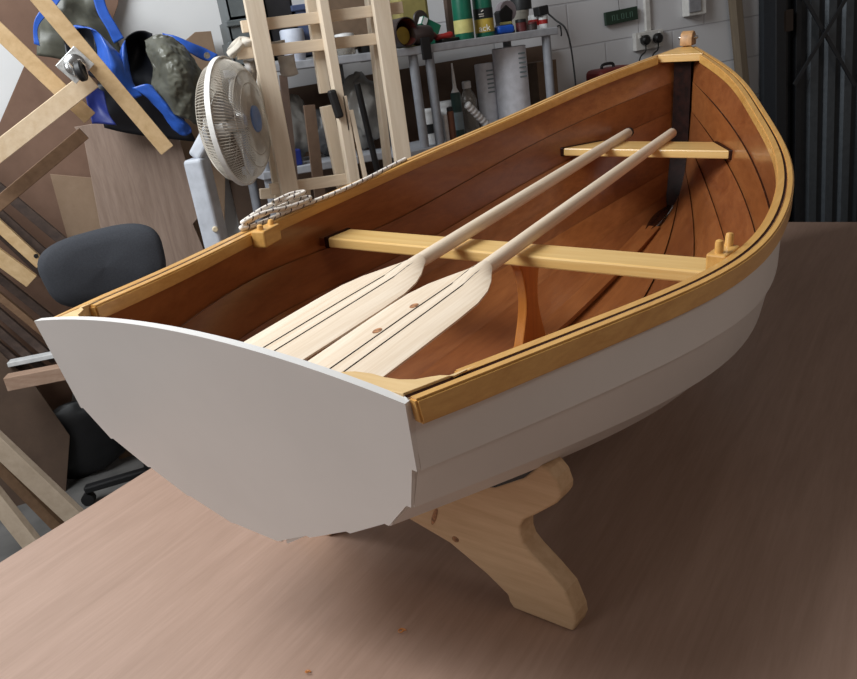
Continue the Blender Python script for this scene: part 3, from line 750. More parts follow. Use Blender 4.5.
# yellow tan housing with round hole, behind
u = uof(411, Q, RQ, .26, .1); P = Q(u, .26, 0)
t = T('sander_box', 'tan yellow box with a dark round hole at the left shelf end', 'box', P)
t.part('case', MB().box(Q(u, .26, .11), (.16, .1, .22), RQ), MT['olive_tan'], bevel=.02)
t.part('hole', MB().lathe([(.04, -.004), (.034, .004), (.02, .004)], 20, Matrix.Translation(Q(u + .025, .208, .115)) @ RQ.to_4x4() @ Matrix.Rotation(math.pi / 2, 4, 'X')), MT['brown_tin'], smooth=True)
# brown tin on its side, mouth to the viewer
u = uof(399, Q, RQ, .05, .06); P = Q(u, .05, .062); ax = (RQ @ Vector((.15, -1, .0))).normalized()
X = Matrix.Translation(P) @ ax.to_track_quat('Z', 'Y').to_matrix().to_4x4()
t = T('open_tin', 'brown tin lying on its side with a red and gold inside, beside the trestle', 'tin', Q(u, .05, 0))
t.part('can', MB().lathe([(.058, -.12), (.06, .06), (.056, .062), (.054, .05), (.05, -.08)], 28, X, caps=False), MT['brown_tin'], smooth=True)
t.part('lining', MB().lathe([(.0005, -.09), (.05, -.08), (.0535, .055)], 28, X, caps=False), MT['dark_red'], smooth=True)
t.part('gold_smear', MB().lathe([(.002, -.06), (.03, -.055), (.036, -.05)], 20, X @ Matrix.Translation((.012, -.012, .06))), MT['gold_label'], smooth=True)
u = uof(422, Q, RQ, .02, .05)
t = T('spring_clamp', 'dark brown clamp gripping the shelf edge next to the open tin', 'clamp', Q(u, .02, 0))
t.part('jaw', MB().lathe([(.034, -.045), (.04, -.03), (.04, .03), (.034, .045)], 20, Matrix.Translation(Q(u, .03, .042)) @ RQ.to_4x4() @ Matrix.Rotation(math.pi / 2, 4, 'Y')), MT['brown_tin'], smooth=True)
t.part('tongue', MB().box(Q(u - .005, -.008, -.015), (.045, .012, .09), RQ), MT['near_black'], bevel=.003)
u = uof(429, Q, RQ, .16, .06); mb = MB(); mb.box(Q(u, .16, .065), (.085, .05, .07), RQ @ Matrix.Rotation(.5, 3, 'Y')); mb.box(Q(u - .03, .15, .1), (.03, .04, .04), RQ @ Matrix.Rotation(.5, 3, 'Y'), 1); mb.box(Q(u, .16, .015), (.07, .05, .03), RQ)
solo('sanding_block', 'green block with a white corner behind the clamp on the shelf', 'block', mb, [MT['bottle_green'], MT['tin_white']], bevel=.004)
for px, lab, dy in ((436, 'screwdriver with a dark red handle lying on the shelf near the clamp', .05), (444, 'screwdriver with a bright red handle lying just left of the green bottles', .03)):
    u = uof(px, Q, RQ, dy, .02); t = T('screwdriver', lab, 'screwdriver', Q(u, dy, 0), group='screwdrivers on the shelf')
    ax = (RQ @ Vector((-.5 if px < 440 else .9, -.4, .25 if px < 440 else .1))).normalized(); X = Matrix.Translation(Q(u, dy, .026)) @ ax.to_track_quat('Z', 'Y').to_matrix().to_4x4()
    t.part('handle', MB().lathe([(.008, -.04), (.014, -.03), (.012, 0), (.014, .03), (.009, .04)], 14, X), MT['red_plastic'] if px > 440 else MT['dark_red'], smooth=True)
    t.part('shaft', MB().tube([X @ Vector((0, 0, -.04)), X @ Vector((0, 0, -.11))], .003, 8), MT['steel'])
u = uof(446, Q, RQ, .08, .01); mb = MB(); mb.box(Q(u - .01, .05, .008), (.11, .05, .016), RQ @ Matrix.Rotation(.3, 3, 'Z')); solo('scraper', 'flat black scraper lying left of the green bottles', 'tool', mb, MT['near_black'], bevel=.004)
u = uof(452, Q, RQ, .3, .1); mb = MB(); mb.box(Q(u, .31, .13), (.045, .03, .26), RQ); solo('wood_offcut', 'dark brown wood offcut standing behind the plain yellow labelled bottle', 'wood', mb, C_('dark_wood', (76, 60, 50), .7), bevel=.003)
# tape dispenser, blue clamp, jars
u = uof(503, Q, RQ, .17, .07); P = Q(u, .17, 0)
t = T('tape_dispenser', 'black and grey tape dispenser standing behind the blue clamp', 'dispenser', P)
mb = MB(); mb.prism([(-.05, 0), (.05, 0), (.035, .05), (.045, .10), (.01, .13), (-.035, .10), (-.03, .05)], lambda p, q: Q(u + p, .145, q), lambda p, q: Q(u + p, .195, q)); t.part('frame', mb, MT['near_black'], bevel=.006)
t.part('tape_roll', MB().lathe([(.026, -.02), (.046, -.02), (.046, .02), (.026, .02)], 24, Matrix.Translation(Q(u + .02, .17, .10)) @ RQ.to_4x4() @ Matrix.Rotation(math.pi / 2, 4, 'X')), C_('tape_grey', (150, 140, 146), .4), smooth=True)
u = uof(504, Q, RQ, .06, .02); P = Q(u, .06, 0); t = T('quick_clamp', 'bright blue clamp lying on the grey shelf right of the gold labelled bottle', 'clamp', P)
t.part('blue_grip', MB().box(Q(u, .06, .02), (.095, .05, .036), RQ), MT['blue_plastic'], bevel=.014, seg=3)
t.part('bar', MB().box(Q(u + .03, .085, .046), (.06, .016, .012), RQ), MT['pale_label'], bevel=.003)
tall = [(.5, 0), (.5, .9), (.46, 1.0)]
can('paint_jar', 'dark red jar with a black lid on the grey shelf beside the blue clamp', 'jar', Q, RQ, 520, .06, 0, 11, [(.5, 0), (.5, .75), (.45, .8)], MT['dark_red'], [('lid', [(.5, .8), (.5, 1.05), (.4, 1.08)], MT['near_black'])], group='small jars on the shelf')
can('paint_jar', 'low dark brown jar on the grey shelf between the dark red and white jars', 'jar', Q, RQ, 531, .035, 0, 10, [(.5, 0), (.5, .55), (.42, .6)], MT['brown_tin'], [('lid', [(.48, .6), (.48, .75), (.4, .78)], MT['dark_red'])], group='small jars on the shelf')
can('paint_jar', 'white jar with a red band standing at the back of the small jars', 'jar', Q, RQ, 534, .13, 0, 13, [(.5, 0), (.5, 1.0), (.44, 1.1)], MT['tin_white'], [('band', [(.505, .3), (.505, .75)], MT['red_plastic'])], group='small jars on the shelf')
t, P, k, X = can('paint_jar', 'white and red jar carrying the black adaptor at the shelf end', 'jar', Q, RQ, 542.5, .07, 0, 9, [(.5, 0), (.5, 1.3), (.44, 1.35)], MT['tin_white'], [('band', [(.505, .5), (.505, .95)], MT['red_plastic'])], group='small jars on the shelf')
topw = 1.35 * k
u = uof(541, Q, RQ, .07, topw + .02); P = Q(u, .07, topw)
t = T('power_adaptor', 'black power adaptor on the end jar with its cable hanging down the shelf leg', 'adaptor', P)
t.part('adaptor_body', MB().box(Q(u, .07, topw + .022), (.056, .05, .042), RQ @ Matrix.Rotation(-.08, 3, 'Y')), MT['near_black'], bevel=.005)
t.part('cable', MB().tube(smooth_path([Q(u + .028, .06, topw + .01), Q(u + .05, .03, .03), Q(u + .075, -.012, -.02), Q(u + .095, -.02, -.15), Q(u + .10, -.02, -.40), Q(u + .07, 0, -.7)], 6), .0042, 8), MT['near_black'], smooth=True)
can('plastic_tub', 'cloudy plastic tub at the shelf back under the yellow and black can', 'tub', Q, RQ, 520, .27, 0, 18, [(.45, 0), (.5, .95), (.5, 1.0)], MT['clear_plastic'], [('lid', [(.52, 1.0), (.52, 1.12), (.4, 1.14)], MT['clear_plastic'])])
k = 18 * sc(520, Q, uof(520, Q, RQ, .27, .1), .27, .1)
can('spray_can', 'yellow and black can standing on the cloudy plastic tub', 'can', Q, RQ, 520, .27, 1.14 * k, 21, [(.5, 0), (.5, 1.6), (.42, 1.7)], MT['black_label'], [('yellow_band', [(.507, .62), (.507, 1.4)], C_('yellow', (176, 150, 24), .5)), ('cap', [(.3, 1.7), (.3, 2.0), (.2, 2.05)], MT['near_black'])])
# under the right shelf
lw = -.43
t, P, k, X = can('paper_roll', 'tall white roll nearest the right leg under the grey shelf', 'roll', Q, RQ, 514.5, .12, lw, 33, [(.5, 0), (.5, 2.3), (.46, 2.32)], MT['soft_white'], group='white rolls under the shelf')
mb = MB()
C_('print_grey', (120, 134, 140), .6)
for i in range(6): mb.box(P + RQ @ Vector((.13 * k, 0, (1.45 + .13 * i) * k)) + Vector((.02 * k, -.487 * k, 0)), (.24 * k, .006, .045 * k), RQ)
t.part('printed_lines', mb, MT['print_grey'])
t, P, k, X = can('paper_roll', 'thinner white roll standing just left of the wide white roll', 'roll', Q, RQ, 489.5, .2, lw, 20, [(.5, 0), (.5, 3.15), (.46, 3.2)], MT['soft_white'], group='white rolls under the shelf')
mb = MB()
for i in range(6): mb.box(P + RQ @ Vector((.0, 0, (1.85 + .2 * i) * k)) + Vector((0.0, -.50 * k, 0)), (.35 * k, .006, .07 * k), RQ)
t.part('printed_lines', mb, MT['print_grey'])
u = uof(543, Q, RQ, .25, -.3); mb = MB(); mb.box(Q(u, .26, lw + .14), (.12, .12, .28), RQ); solo('cardboard_box', 'plain cardboard box at the right end under the grey shelf', 'box', mb, MT['cardboard'], bevel=.002)
can('paint_tub', 'white tub with a black band between the two left shelf legs', 'tub', Q, RQ, 428, .16, lw, 20, [(.46, 0), (.5, 1.5), (.52, 1.5), (.52, 1.62), (.45, 1.66)], MT['tin_white'], [('black_band', [(.488, .5), (.494, .95)], MT['near_black'])], group='white tubs under the shelf')
can('paint_tub', 'white tub right of the second tube leg, behind the brown cartridge', 'tub', Q, RQ, 450, .18, lw, 22, [(.46, 0), (.5, 1.45), (.53, 1.45), (.53, 1.62), (.45, 1.66)], MT['tin_white'], group='white tubs under the shelf')
can('sealant_tube', 'dark green sealant cartridge with a long pale nozzle under the shelf', 'cartridge', Q, RQ, 458.5, .10, lw, 10, [(.5, 0), (.5, 4.4), (.4, 4.5)], C_('dark_green', (36, 60, 56), .4), [('label', [(.51, .9), (.51, 2.6)], MT['print_grey']), ('nozzle', [(.4, 4.5), (.2, 4.9), (.08, 7.2), (.07, 7.25)], MT['tin_white'])])
can('sealant_tube', 'brown cartridge with a black cap in front of the white tubs', 'cartridge', Q, RQ, 451.5, .035, lw, 7, [(.5, 0), (.5, 4.2), (.4, 4.3)], C_('cartridge_brown', (96, 58, 40), .4), [('cap', [(.45, 4.3), (.45, 4.8), (.35, 4.85)], MT['near_black'])])
can('sealant_tube', 'slim white cartridge standing left of the brown one', 'cartridge', Q, RQ, 446, .045, lw, 5, [(.5, 0), (.5, 5.4), (.4, 5.5)], MT['tin_white'])
m_, nt_, b_ = new_mat('cloudy_clear'); b_.inputs['Base Color'].default_value = (.55, .52, .47, 1); b_.inputs['Transmission Weight'].default_value = .7; b_.inputs['Roughness'].default_value = .25; MT['cloudy'] = m_
can('solvent_bottle', 'cloudy clear bottle with a white cap right of the green cartridge', 'bottle', Q, RQ, 470, .2, lw, 17, [(.5, 0), (.5, 1.9), (.42, 2.2), (.25, 2.5), (.22, 2.6)], MT['cloudy'], [('cap', [(.26, 2.6), (.26, 2.95), (.2, 3.0)], MT['tin_white'])])
A, B = Q(uof(467, Q, RQ, .04, -.26), .05, -.275), Q(uof(490, Q, RQ, .04, -.36), .05, -.40)
pts = []; rs = []
for i in range(33): pts.append(A.lerp(B, i / 32)); rs.append(.017 - .006 * abs(math.sin(math.pi * i / 4)) ** 4 if 0 else .018 - .007 * (1 if i % 4 == 0 else 0))
solo('flexible_hose', 'short white corrugated hose leaning in front of the cloudy bottle', 'hose', MB().tube(pts, rs, 14), MT['tin_white'], smooth='all')
# red box on a small wall shelf behind the bow
P = at(610, 90, 3.72)
solo('wall_shelf', 'small wooden wall shelf under the red box behind the gunwale', 'shelf', MB().box(P + Vector((0.03, .07, -.015)), (.34, .40, .03)), MT['cardboard'])
t = T('toolbox', 'red toolbox with a dark handle just above the gunwale near the bow', 'toolbox', P)
t.part('case', MB().box(P + Vector((.04, .05, .055)), (.22, .16, .11)), C_('box_red', (104, 32, 30), .5), bevel=.03, seg=4)
t.part('handle', MB().tube(smooth_path([P + Vector((-.02, .03, .10)), P + Vector((-.015, .03, .128)), P + Vector((.045, .03, .128)), P + Vector((.05, .03, .10))], 4), .008, 8), MT['near_black'], smooth=True)

# ------------------------------------------------------------------ things on the left shelf
C_('crate_grey', (92, 98, 100), .45); C_('crate_dark', (34, 34, 38), .5); C_('bin_blue', (70, 84, 118), .4)
def crate(label, px0, py0, px1, py1, Y, mat, dep=.22, rim=True, name='storage_crate', group=None, zbot=None):
    mb, c, w, h = wbox(px0, py0, px1, py1, Y, dep); z0 = c.z - h / 2
    t = T(name, label, 'crate' if name == 'storage_crate' else 'box', Vector((c.x, c.y + dep / 2, z0)), group=group)
    cc = Vector((c.x, c.y + dep / 2, z0)); th = .008
    mb = MB()
    for dx, dy, sx, sy in ((0, -dep / 2 + th / 2, w, th), (0, dep / 2 - th / 2, w, th), (-w / 2 + th / 2, 0, th, dep), (w / 2 - th / 2, 0, th, dep)): mb.box(cc + Vector((dx, dy, h / 2)), (sx, sy, h))
    mb.box(cc + Vector((0, 0, th / 2)), (w, dep, th)); t.part('tub', mb, mat)
    if rim: t.part('rim', MB().box(cc + Vector((0, -dep / 2, h - .012)), (w + .016, .02, .024)), mat, bevel=.004)
    return t, cc, w, h
zs2 = A2.z
crate('grey plastic crate at the foot of a stack left of the trestle, half behind rags', 232, 40, 256, 66, 3.52, MT['crate_grey'], group='stacked grey crates')
crate('grey plastic crate in the middle of the stack left of the trestle', 229, 19, 253, 40, 3.52, MT['crate_grey'], group='stacked grey crates')
crate('grey plastic crate on top of the stack left of the trestle', 226, -14, 250, 18.5, 3.52, MT['crate_grey'], group='stacked grey crates')
crate('dark crate standing on the left shelf behind the top trestle rail', 268, -12, 296, 60, 3.6, MT['crate_dark'], dep=.15)
crate('blue bin standing right of the dark crate on the left shelf', 297, 4, 312, 58, 3.6, MT['bin_blue'], dep=.15)
mb, c, w, h = wbox(322, -10, 372, 24, 3.68, .12); mb2 = MB().box((c.x, c.y + .02, (zs2 + c.z + h / 2) / 2), (w, .12, c.z + h / 2 - zs2)); solo('cardboard_box', 'brown cardboard box on the left shelf between the trestle posts', 'box', mb2, MT['cardboard'], bevel=.002)
can('lidded_jar', 'glass jar with a crumpled white cover between the trestle posts', 'jar', Q2, RQ2, 344, .04, 0, 20, [(.42, 0), (.48, .1), (.48, .7), (.4, .8)], MT['cloudy'], [('cover', [(.5, .7), (.54, .85), (.48, 1.0), (.1, 1.05)], MT['tin_white'])])
can('white_pot', 'white pot on the left shelf right of the front trestle leg', 'pot', Q2, RQ2, 293, .05, 0, 24, [(.4, 0), (.5, .5), (.5, 1.2), (.46, 1.25)], C_('bluish_white', (186, 192, 206), .5))
can('dark_pot', 'small black pot on the left shelf left of the glass jar', 'pot', Q2, RQ2, 362, .06, 0, 15, [(.4, 0), (.5, .6), (.46, .9)], MT['near_black'])

def cloth(name, grid, mats, t=None, n=5, amp=.012, f=9, th=.003, label=None, cat=None, seed=0.0):
    """draped sheet through a grid of points"""
    rows = [smooth_path(r, n) for r in grid]; cols = [smooth_path([r[j] for r in rows], n) for j in range(len(rows[0]))]
    nu, nv = len(cols), len(cols[0]); vs = []  # finely divided
    from mathutils import noise
    for c in cols:
        for p in c:
            q = p * f + Vector((seed, seed * 2, 0)); d = noise.noise(q) + .5 * noise.noise(q * 2.3)
            ridg = .6 - abs(noise.noise(q * 1.3 + Vector((5, 1, 2)))) * 1.6 + .5 * (.5 - abs(noise.noise(q * 3.1 + Vector((1, 7, 2)))) * 2.2)
            vs.append(p + Vector((.25, -1, .15)) * amp * (d + ridg * .7))
    fs = [(i * nv + j, (i + 1) * nv + j, (i + 1) * nv + j + 1, i * nv + j + 1) for i in range(nu - 1) for j in range(nv - 1)]
    if t: vs = [t.inv @ v for v in vs]; o = mesh(name, vs, fs, mats, t.o, smooth='all')
    else:
        org = vs[0].copy(); o = mesh(name, [v - org for v in vs], fs, mats, smooth='all', loc=org)
    s = o.modifiers.new('thick', 'SOLIDIFY'); s.thickness = th
    if label: tag(o, label, cat)
    return o
def g(Y, *rows):                                                 # grid of (px,py[,dY]) -> room points
    return [[at(p[0], p[1], Y + (p[2] if len(p) > 2 else 0)) for p in r] for r in rows]
C_('cream_cloth', (196, 188, 176), .9); C_('grey_cloth', (170, 166, 162), .9)
rg = T('rags', 'crumpled cream and grey rags hanging over the trestle rail ends above the fan', 'rags', at(240, 75, 3.05))
cloth('rag', g(3.05, [(240, 36), (246, 37), (258, 38), (268, 42), (284, 40)], [(232, 42, -.02), (244, 41, -.05), (258, 44, -.03), (268, 47), (284, 47)], [(228, 50, 0), (240, 49, -.04), (256, 50), (266, 52), (280, 50)]), MT['cream_cloth'], rg, amp=.02, f=14)
cloth('rag', g(3.03, [(240, 38), (244, 40), (246, 42)], [(233, 46, -.02), (238, 48, -.04), (241, 50, -.02)], [(226, 52), (230, 55, -.03), (236, 56)], [(228, 56), (231, 58, -.02), (234, 59)]), MT['cream_cloth'], rg, amp=.012, f=14, seed=3)
cloth('rag', g(3.10, [(277, 57), (284, 56), (294, 54)], [(279, 64), (286, 66, -.02), (295, 64)], [(281, 73), (288, 74, -.02), (297, 71)], [(284, 76), (290, 76), (298, 74)]), MT['grey_cloth'], rg, amp=.008, f=12, seed=6)
cloth('rag', g(3.05, [(242, 60), (250, 60), (256, 58)], [(244, 68, -.03), (250, 70, -.04), (256, 70)], [(247, 76), (251, 80), (255, 82)]), MT['grey_cloth'], rg, amp=.014, f=14, seed=8)
# under the left shelf
from mathutils import noise as NS
def lump(P, r, sc3, f=6, amp=.25, n=3, seed=0):
    bm = bmesh.new(); bmesh.ops.create_icosphere(bm, subdivisions=4, radius=1)
    for v in bm.verts:
        q = v.co * f * .4 + Vector((seed, seed, seed)); k = 1 + amp * (NS.noise(q) + .6 * (1 - 2 * abs(NS.noise(q * 2))))
        v.co = Vector((v.co.x * sc3[0], v.co.y * sc3[1], v.co.z * sc3[2])) * r * k
    lo = min(v.co.z for v in bm.verts); out = MB()
    bm.verts.ensure_lookup_table(); out.add([v.co + Vector(P) - Vector((0, 0, lo)) for v in bm.verts], [tuple(v.index for v in f_.verts) for f_ in bm.faces]); bm.free(); return out
C_('bag_white', (128, 126, 122), .35); C_('bag_grey', (84, 84, 86), .4)
for px, lab, mt, r, w_, sd in ((291, 'crumpled whitish plastic bag on the lower left shelf behind the trestle', 'bag_white', .11, (.9, .7, 1.2), 1), (322, 'grey plastic bag behind the upright brown board on the lower left shelf', 'bag_grey', .075, (.9, .7, 1.2), 4), (364, 'grey white plastic bag right of the trestle centre post', 'bag_white', .12, (.9, .7, 1.2), 7)):
    u = uof(px, Q2, RQ2, .2, -.3); solo('plastic_bag', lab, 'bag', lump(Q2(u, .2, -.43), r, w_, seed=sd), MT[mt], smooth='all', group='plastic bags under the left shelf')
u = uof(294, Q2, RQ2, .03, -.4); solo('blue_box', 'small dark blue box low on the left rack behind the trestle', 'box', MB().box(Q2(u, .05, -.395), (.07, .06, .07), RQ2), C_('deep_blue', (24, 40, 110), .4), bevel=.006)
A, B = at(357, 84, 3.3), at(376, 165, 3.3); d = (B - A).normalized()
solo('black_pole', 'black pole leaning behind the trestle right of its centre post', 'pole', MB().tube([A, B + d * ((B.z) / -d.z)], .013, 12), MT['near_black'], smooth=True)
A, B = at(309, 105, 3.3), at(318, 180, 3.3); d = (B - A).normalized()
solo('brown_board', 'narrow brown board standing upright behind the trestle', 'board', MB().bar(A, B + d * ((B.z) / -d.z), .045, .018, (0, 1, 0)), C_('board_brown', (110, 88, 72), .7))
A, B = at(283, 75, 3.36), at(296, 195, 3.36); d = (B - A).normalized()
solo('brown_board', 'thin dark brown board just right of the front trestle leg', 'board', MB().bar(A, B + d * ((B.z) / -d.z), .03, .018, (0, 1, 0)), C_('board_dark', (84, 66, 56), .7))

# ------------------------------------------------------------------ pine trestle
YT = 3.02
tr = T('trestle_stand', 'tall bare pine trestle leaning behind the far gunwale', 'trestle', Vector((at(320, 150, YT).x, YT, 0)))
def member(nm, a, b_, wpx, Y, th, mat='pine', ext=True, up=0, lab=None):
    A, B = at(a[0], a[1], Y), at(b_[0], b_[1], Y); d = (B - A).normalized(); w = wpx * mpp((a[0] + b_[0]) / 2, (a[1] + b_[1]) / 2, Y) * 800 / 800
    if ext: B = B + d * (B.z / -d.z)
    A = A - d * up
    tr.part(nm, MB().bar(A, B, w, th, (0, 1, 0)), MT[mat], bevel=.002, label=lab)
member('leg', (253, 0), (292, 203), 18, YT - .03, .03, up=.3)
member('leg', (259, 40), (281, 195), 14, YT + .06, .03, up=.4)
member('post', (309, -10), (325, 93), 11, YT + .035, .03, ext=False, up=.2)
member('post', (326, 106), (341, 178), 12, YT + .035, .03)
member('leg', (322, 0), (352, 178), 9, YT - .035, .05, 'pine_dark' if 'pine_dark' in MT else 'pine', up=.25)
member('leg', (380, 0), (402.5, 158), 17, YT - .03, .03, up=.3)
member('leg', (369, 0), (387, 158), 6, YT + .06, .05, up=.3)
member('rail', (241.5, 27), (402, 7.5), 11, YT, .025, 'pine_x', ext=False)
member('rail', (236.5, 54), (393, 37), 11, YT, .025, 'pine_x', ext=False)
member('rail', (270, 189.5), (349, 178.5), 11, YT, .025, 'pine_x', ext=False)
member('rail', (260, 194), (310, 190), 10, YT + .09, .025, 'pine_x', ext=False)
A = at(334, 100, YT - .07)
cl = tr.part('clip', MB().bar(at(331, 90, YT - .07), at(340, 118, YT - .07), .03, .03, (0, 1, 0)), MT['near_black'], bevel=.008, label='black rubber clip on the centre post')
for a, b_, lab in (((344, 96), (357, 178), 'thin pine stick standing close beside the trestle centre post'), ((350.5, 110), (364.5, 175), 'shorter thin pine stick with a white mark, right of the other stick')):
    A, B = at(a[0], a[1], YT - .05), at(b_[0], b_[1], YT - .05); d = (B - A).normalized()
    o = MB().bar(A, B + d * (B.z / -d.z), .016, .02, (0, 1, 0)); solo('pine_stick', lab, 'stick', o, MT['pine'], group='sticks at the trestle', bevel=.001)

# ------------------------------------------------------------------ fan
YF = 2.93
FC = at(235, 122, YF); ax = Vector((.87, -.49, 0.0)).normalized(); kf = mpp(231, 122, YF)
RF = 62.5 * kf
X = Matrix.Translation(FC) @ ax.to_track_quat('Z', 'Y').to_matrix().to_4x4()
foot = Vector((FC.x - ax.x * .10, FC.y - ax.y * .10, 0))
fan = T('pedestal_fan', 'white pedestal fan with a blue hub between the plywood and the pine trestle', 'fan', foot)
C_('fan_white', (214, 212, 208), .35); C_('fan_cream', (176, 168, 156), .5); C_('fan_blue', (84, 116, 170), .35)
def wires(side, hgt, rin):
    mb = MB(); n = 120
    for i in range(n):
        a = 2 * math.pi * i / n; pts = []
        for j in range(9):
            s_ = j / 8; r = RF * .985 - (RF * .985 - rin) * s_; z = side * hgt * (1 - (1 - s_) ** 5) ** .75
            aa = a + .25 * s_ * (1 if side > 0 else -1); pts.append(X @ Vector((r * math.cos(aa), r * math.sin(aa), z)))
        mb.tube(pts, .0015, 4)
    for s_ in (.3, .55, .8):
        r = RF * .985 - (RF * .985 - rin) * s_; z = side * hgt * (1 - (1 - s_) ** 5) ** .75
        mb.tube([X @ Vector((r * math.cos(2 * math.pi * i / 40), r * math.sin(2 * math.pi * i / 40), z)) for i in range(40)], .0014, 5, closed=True)
    return mb
fan.part('front_grille', wires(1, .075, .045), MT['fan_cream'])
fan.part('rear_grille', wires(-1, .075, .05), MT['fan_cream'])
fan.part('rim', MB().lathe([(RF * .985, -.010), (RF * 1.008, -.009), (RF * 1.008, .009), (RF * .985, .010)], 64, X, caps=False), MT['fan_white'], smooth=True, label='white band around the cage')
fan.part('hub_badge', MB().lathe([(.045, .070), (.047, .074), (.044, .082), (.02, .085), (.012, .083)], 32, X), MT['fan_blue'], smooth=True, label='round blue badge at the cage centre')
fan.part('motor', MB().lathe([(.015, -.11), (.03, -.105), (.045, -.08), (.045, -.03), (.03, -.02), (.028, .03), (.02, .04)], 28, X), MT['fan_white'], smooth=True)
for i in range(3):
    a = i * 2.094 + .5; mb = MB(); vs = []
    for j in range(7):
        for k2 in range(6):
            r = .03 + (RF * .86 - .03) * j / 6; w_ = (.25 + .30 * math.sin(math.pi * min(1, j / 6 * .85 + .1))) * 1.5; aa = a + w_ * (k2 / 5 - .5) + .12 * j / 6
            vs.append(X @ Vector((r * math.cos(aa), r * math.sin(aa), .018 - .04 * (k2 / 5))))
    mb.add(vs, [(j * 6 + k2, j * 6 + k2 + 1, j * 6 + 7 + k2, j * 6 + 6 + k2) for j in range(6) for k2 in range(5)])
    bl = fan.part('blade', mb, C_('fan_blade', (190, 186, 180), .3), smooth='all'); bl.modifiers.new('t', 'SOLIDIFY').thickness = .003
N1 = FC - ax * .11
cb_ = at(212, 238, YF + .06)
colv = [N1 + Vector((0, 0, -.03)), (N1 + cb_) / 2 + Vector((-.015, 0, .02)), cb_, Vector((cb_.x + .02, cb_.y, .05))]
mb = MB(); P0, P1 = at(196, 158, YF + .06), at(216, 240, YF + .06); d = (P1 - P0).normalized()
mb.bar(FC - ax * .08, P0, .05, .05, ax, 0); mb.bar(P0, P1 + d * .1, .085, .07, (ax.x, ax.y, 0)); fan.part('neck', mb, C_('fan_grey_white', (176, 180, 188), .4), bevel=.012, seg=3)
mb = MB(); mb.tube([P1 + d * .05, Vector((foot.x + .08, foot.y, .03))], .018, 14); fan.part('pole', mb, MT['fan_white'], smooth=True)
fan.part('knob', MB().lathe([(.009, -.005), (.011, .006), (.008, .012)], 14, Matrix.Translation(at(215, 229, YF + .015)) @ Matrix.Rotation(math.pi / 2, 4, 'X')), C_('knob_cream', (206, 190, 160), .4), smooth=True)
fan.part('base', MB().lathe([(.2, 0), (.2, .02), (.05, .04), (.03, .06)], 36, Matrix.Translation((foot.x + .08, foot.y, 0))), MT['fan_white'], smooth=True)

# ------------------------------------------------------------------ office chair
YC = 3.08
CB = at(105, 265, YC); kc = mpp(104, 268, YC)
ch = T('office_chair', 'office chair with a rounded charcoal fabric back behind the port corner of the boat', 'chair', (CB.x + .03, CB.y + .1, 0))
m_, nt_, b_ = new_mat('charcoal_fabric'); tc = N(nt_, 'ShaderNodeTexCoord'); no = N(nt_, 'ShaderNodeTexNoise', Scale=220.0, Detail=2.0); nt_.links.new(tc.outputs['Object'], no.inputs['Vector'])
r_ = N(nt_, 'ShaderNodeValToRGB'); r_.color_ramp.elements[0].color = lin((40, 42, 48)); r_.color_ramp.elements[1].color = lin((62, 64, 70)); nt_.links.new(no.outputs['Fac'], r_.inputs['Fac']); nt_.links.new(r_.outputs['Color'], b_.inputs['Base Color']); b_.inputs['Roughness'].default_value = .9
MT['charcoal'] = m_
W2, H2 = 58 * kc, 36 * kc
mb = MB(); vs = []; nr, na = 6, 48
tilt = Matrix.Rotation(-.05, 3, 'Y')
def sup(a, e=3.2):
    c_, s_ = math.cos(a), math.sin(a); return (abs(c_) ** (2 / e) * (1 if c_ > 0 else -1), abs(s_) ** (2 / e) * (1 if s_ > 0 else -1))
prof = [(.0, -.045), (.6, -.043), (.88, -.034), (.97, -.018), (1.0, .0), (.97, .02), (.9, .028), (.0, .03)]
for k2, (rr, dy) in enumerate(prof):
    for i in range(na):
        x_, z_ = sup(2 * math.pi * i / na); x_ *= rr * W2; z_ *= rr * H2
        vs.append(CB + tilt @ Vector((x_ * (1 - .06 * z_ / H2 * -1), dy + .10 * (x_ / W2) ** 2 * .4 * -1, z_)))
mb.add(vs, [(k2 * na + i, k2 * na + (i + 1) % na, (k2 + 1) * na + (i + 1) % na, (k2 + 1) * na + i) for k2 in range(len(prof) - 1) for i in range(na)])
ch.part('backrest', mb, MT['charcoal'], smooth='all')
sx, sy = CB.x + .03, CB.y + .10
seatz = .50; sy = CB.y + .05
mb = MB(); vs = []
for k2, (rr, dz) in enumerate([(0, 0), (.9, 0), (1, .02), (1, .05), (.95, .07), (0, .078)]):
    for i in range(na):
        x_, y_ = sup(2 * math.pi * i / na); vs.append(Vector((sx - .06 + x_ * rr * .23, sy + .26 + y_ * rr * .22, seatz + dz)))
mb.add(vs, [(k2 * na + i, k2 * na + (i + 1) % na, (k2 + 1) * na + (i + 1) % na, (k2 + 1) * na + i) for k2 in range(5) for i in range(na)])
ch.part('seat', mb, MT['charcoal'], smooth='all')
mb = MB(); mb.bar(CB + Vector((0, .05, 0)), (sx, sy, seatz - .02), .07, .015, (0, 1, 0)); mb.bar((sx, sy, seatz - .02), (sx - .06, sy + .3, seatz - .02), .07, .015, (0, 0, 1)); ch.part('back_bar', mb, MT['near_black'])
ch.part('gas_column', MB().lathe([(.028, .09), (.028, .3), (.02, .3), (.02, seatz)], 18, Matrix.Translation((sx - .1, sy + .28, 0))), MT['near_black'], smooth=True)
for i in range(5):
    a = i * 2 * math.pi / 5 + .35; e = Vector((sx - .1 + .3 * math.cos(a), sy + .28 + .3 * math.sin(a), .075))
    lg = ch.part('base_arm', MB().bar((sx - .1, sy + .28, .11), e, .045, .03, (0, 0, 1)), MT['near_black'], bevel=.006)
    mb = MB(); mb.lathe([(.015, -.02), (.028, -.018), (.028, .018), (.015, .02)], 16, Matrix.Translation((e.x, e.y, .028)) @ Matrix.Rotation(a, 4, 'Z') @ Matrix.Rotation(math.pi / 2, 4, 'X')); ch.part('castor', mb, MT['near_black'], smooth=True)
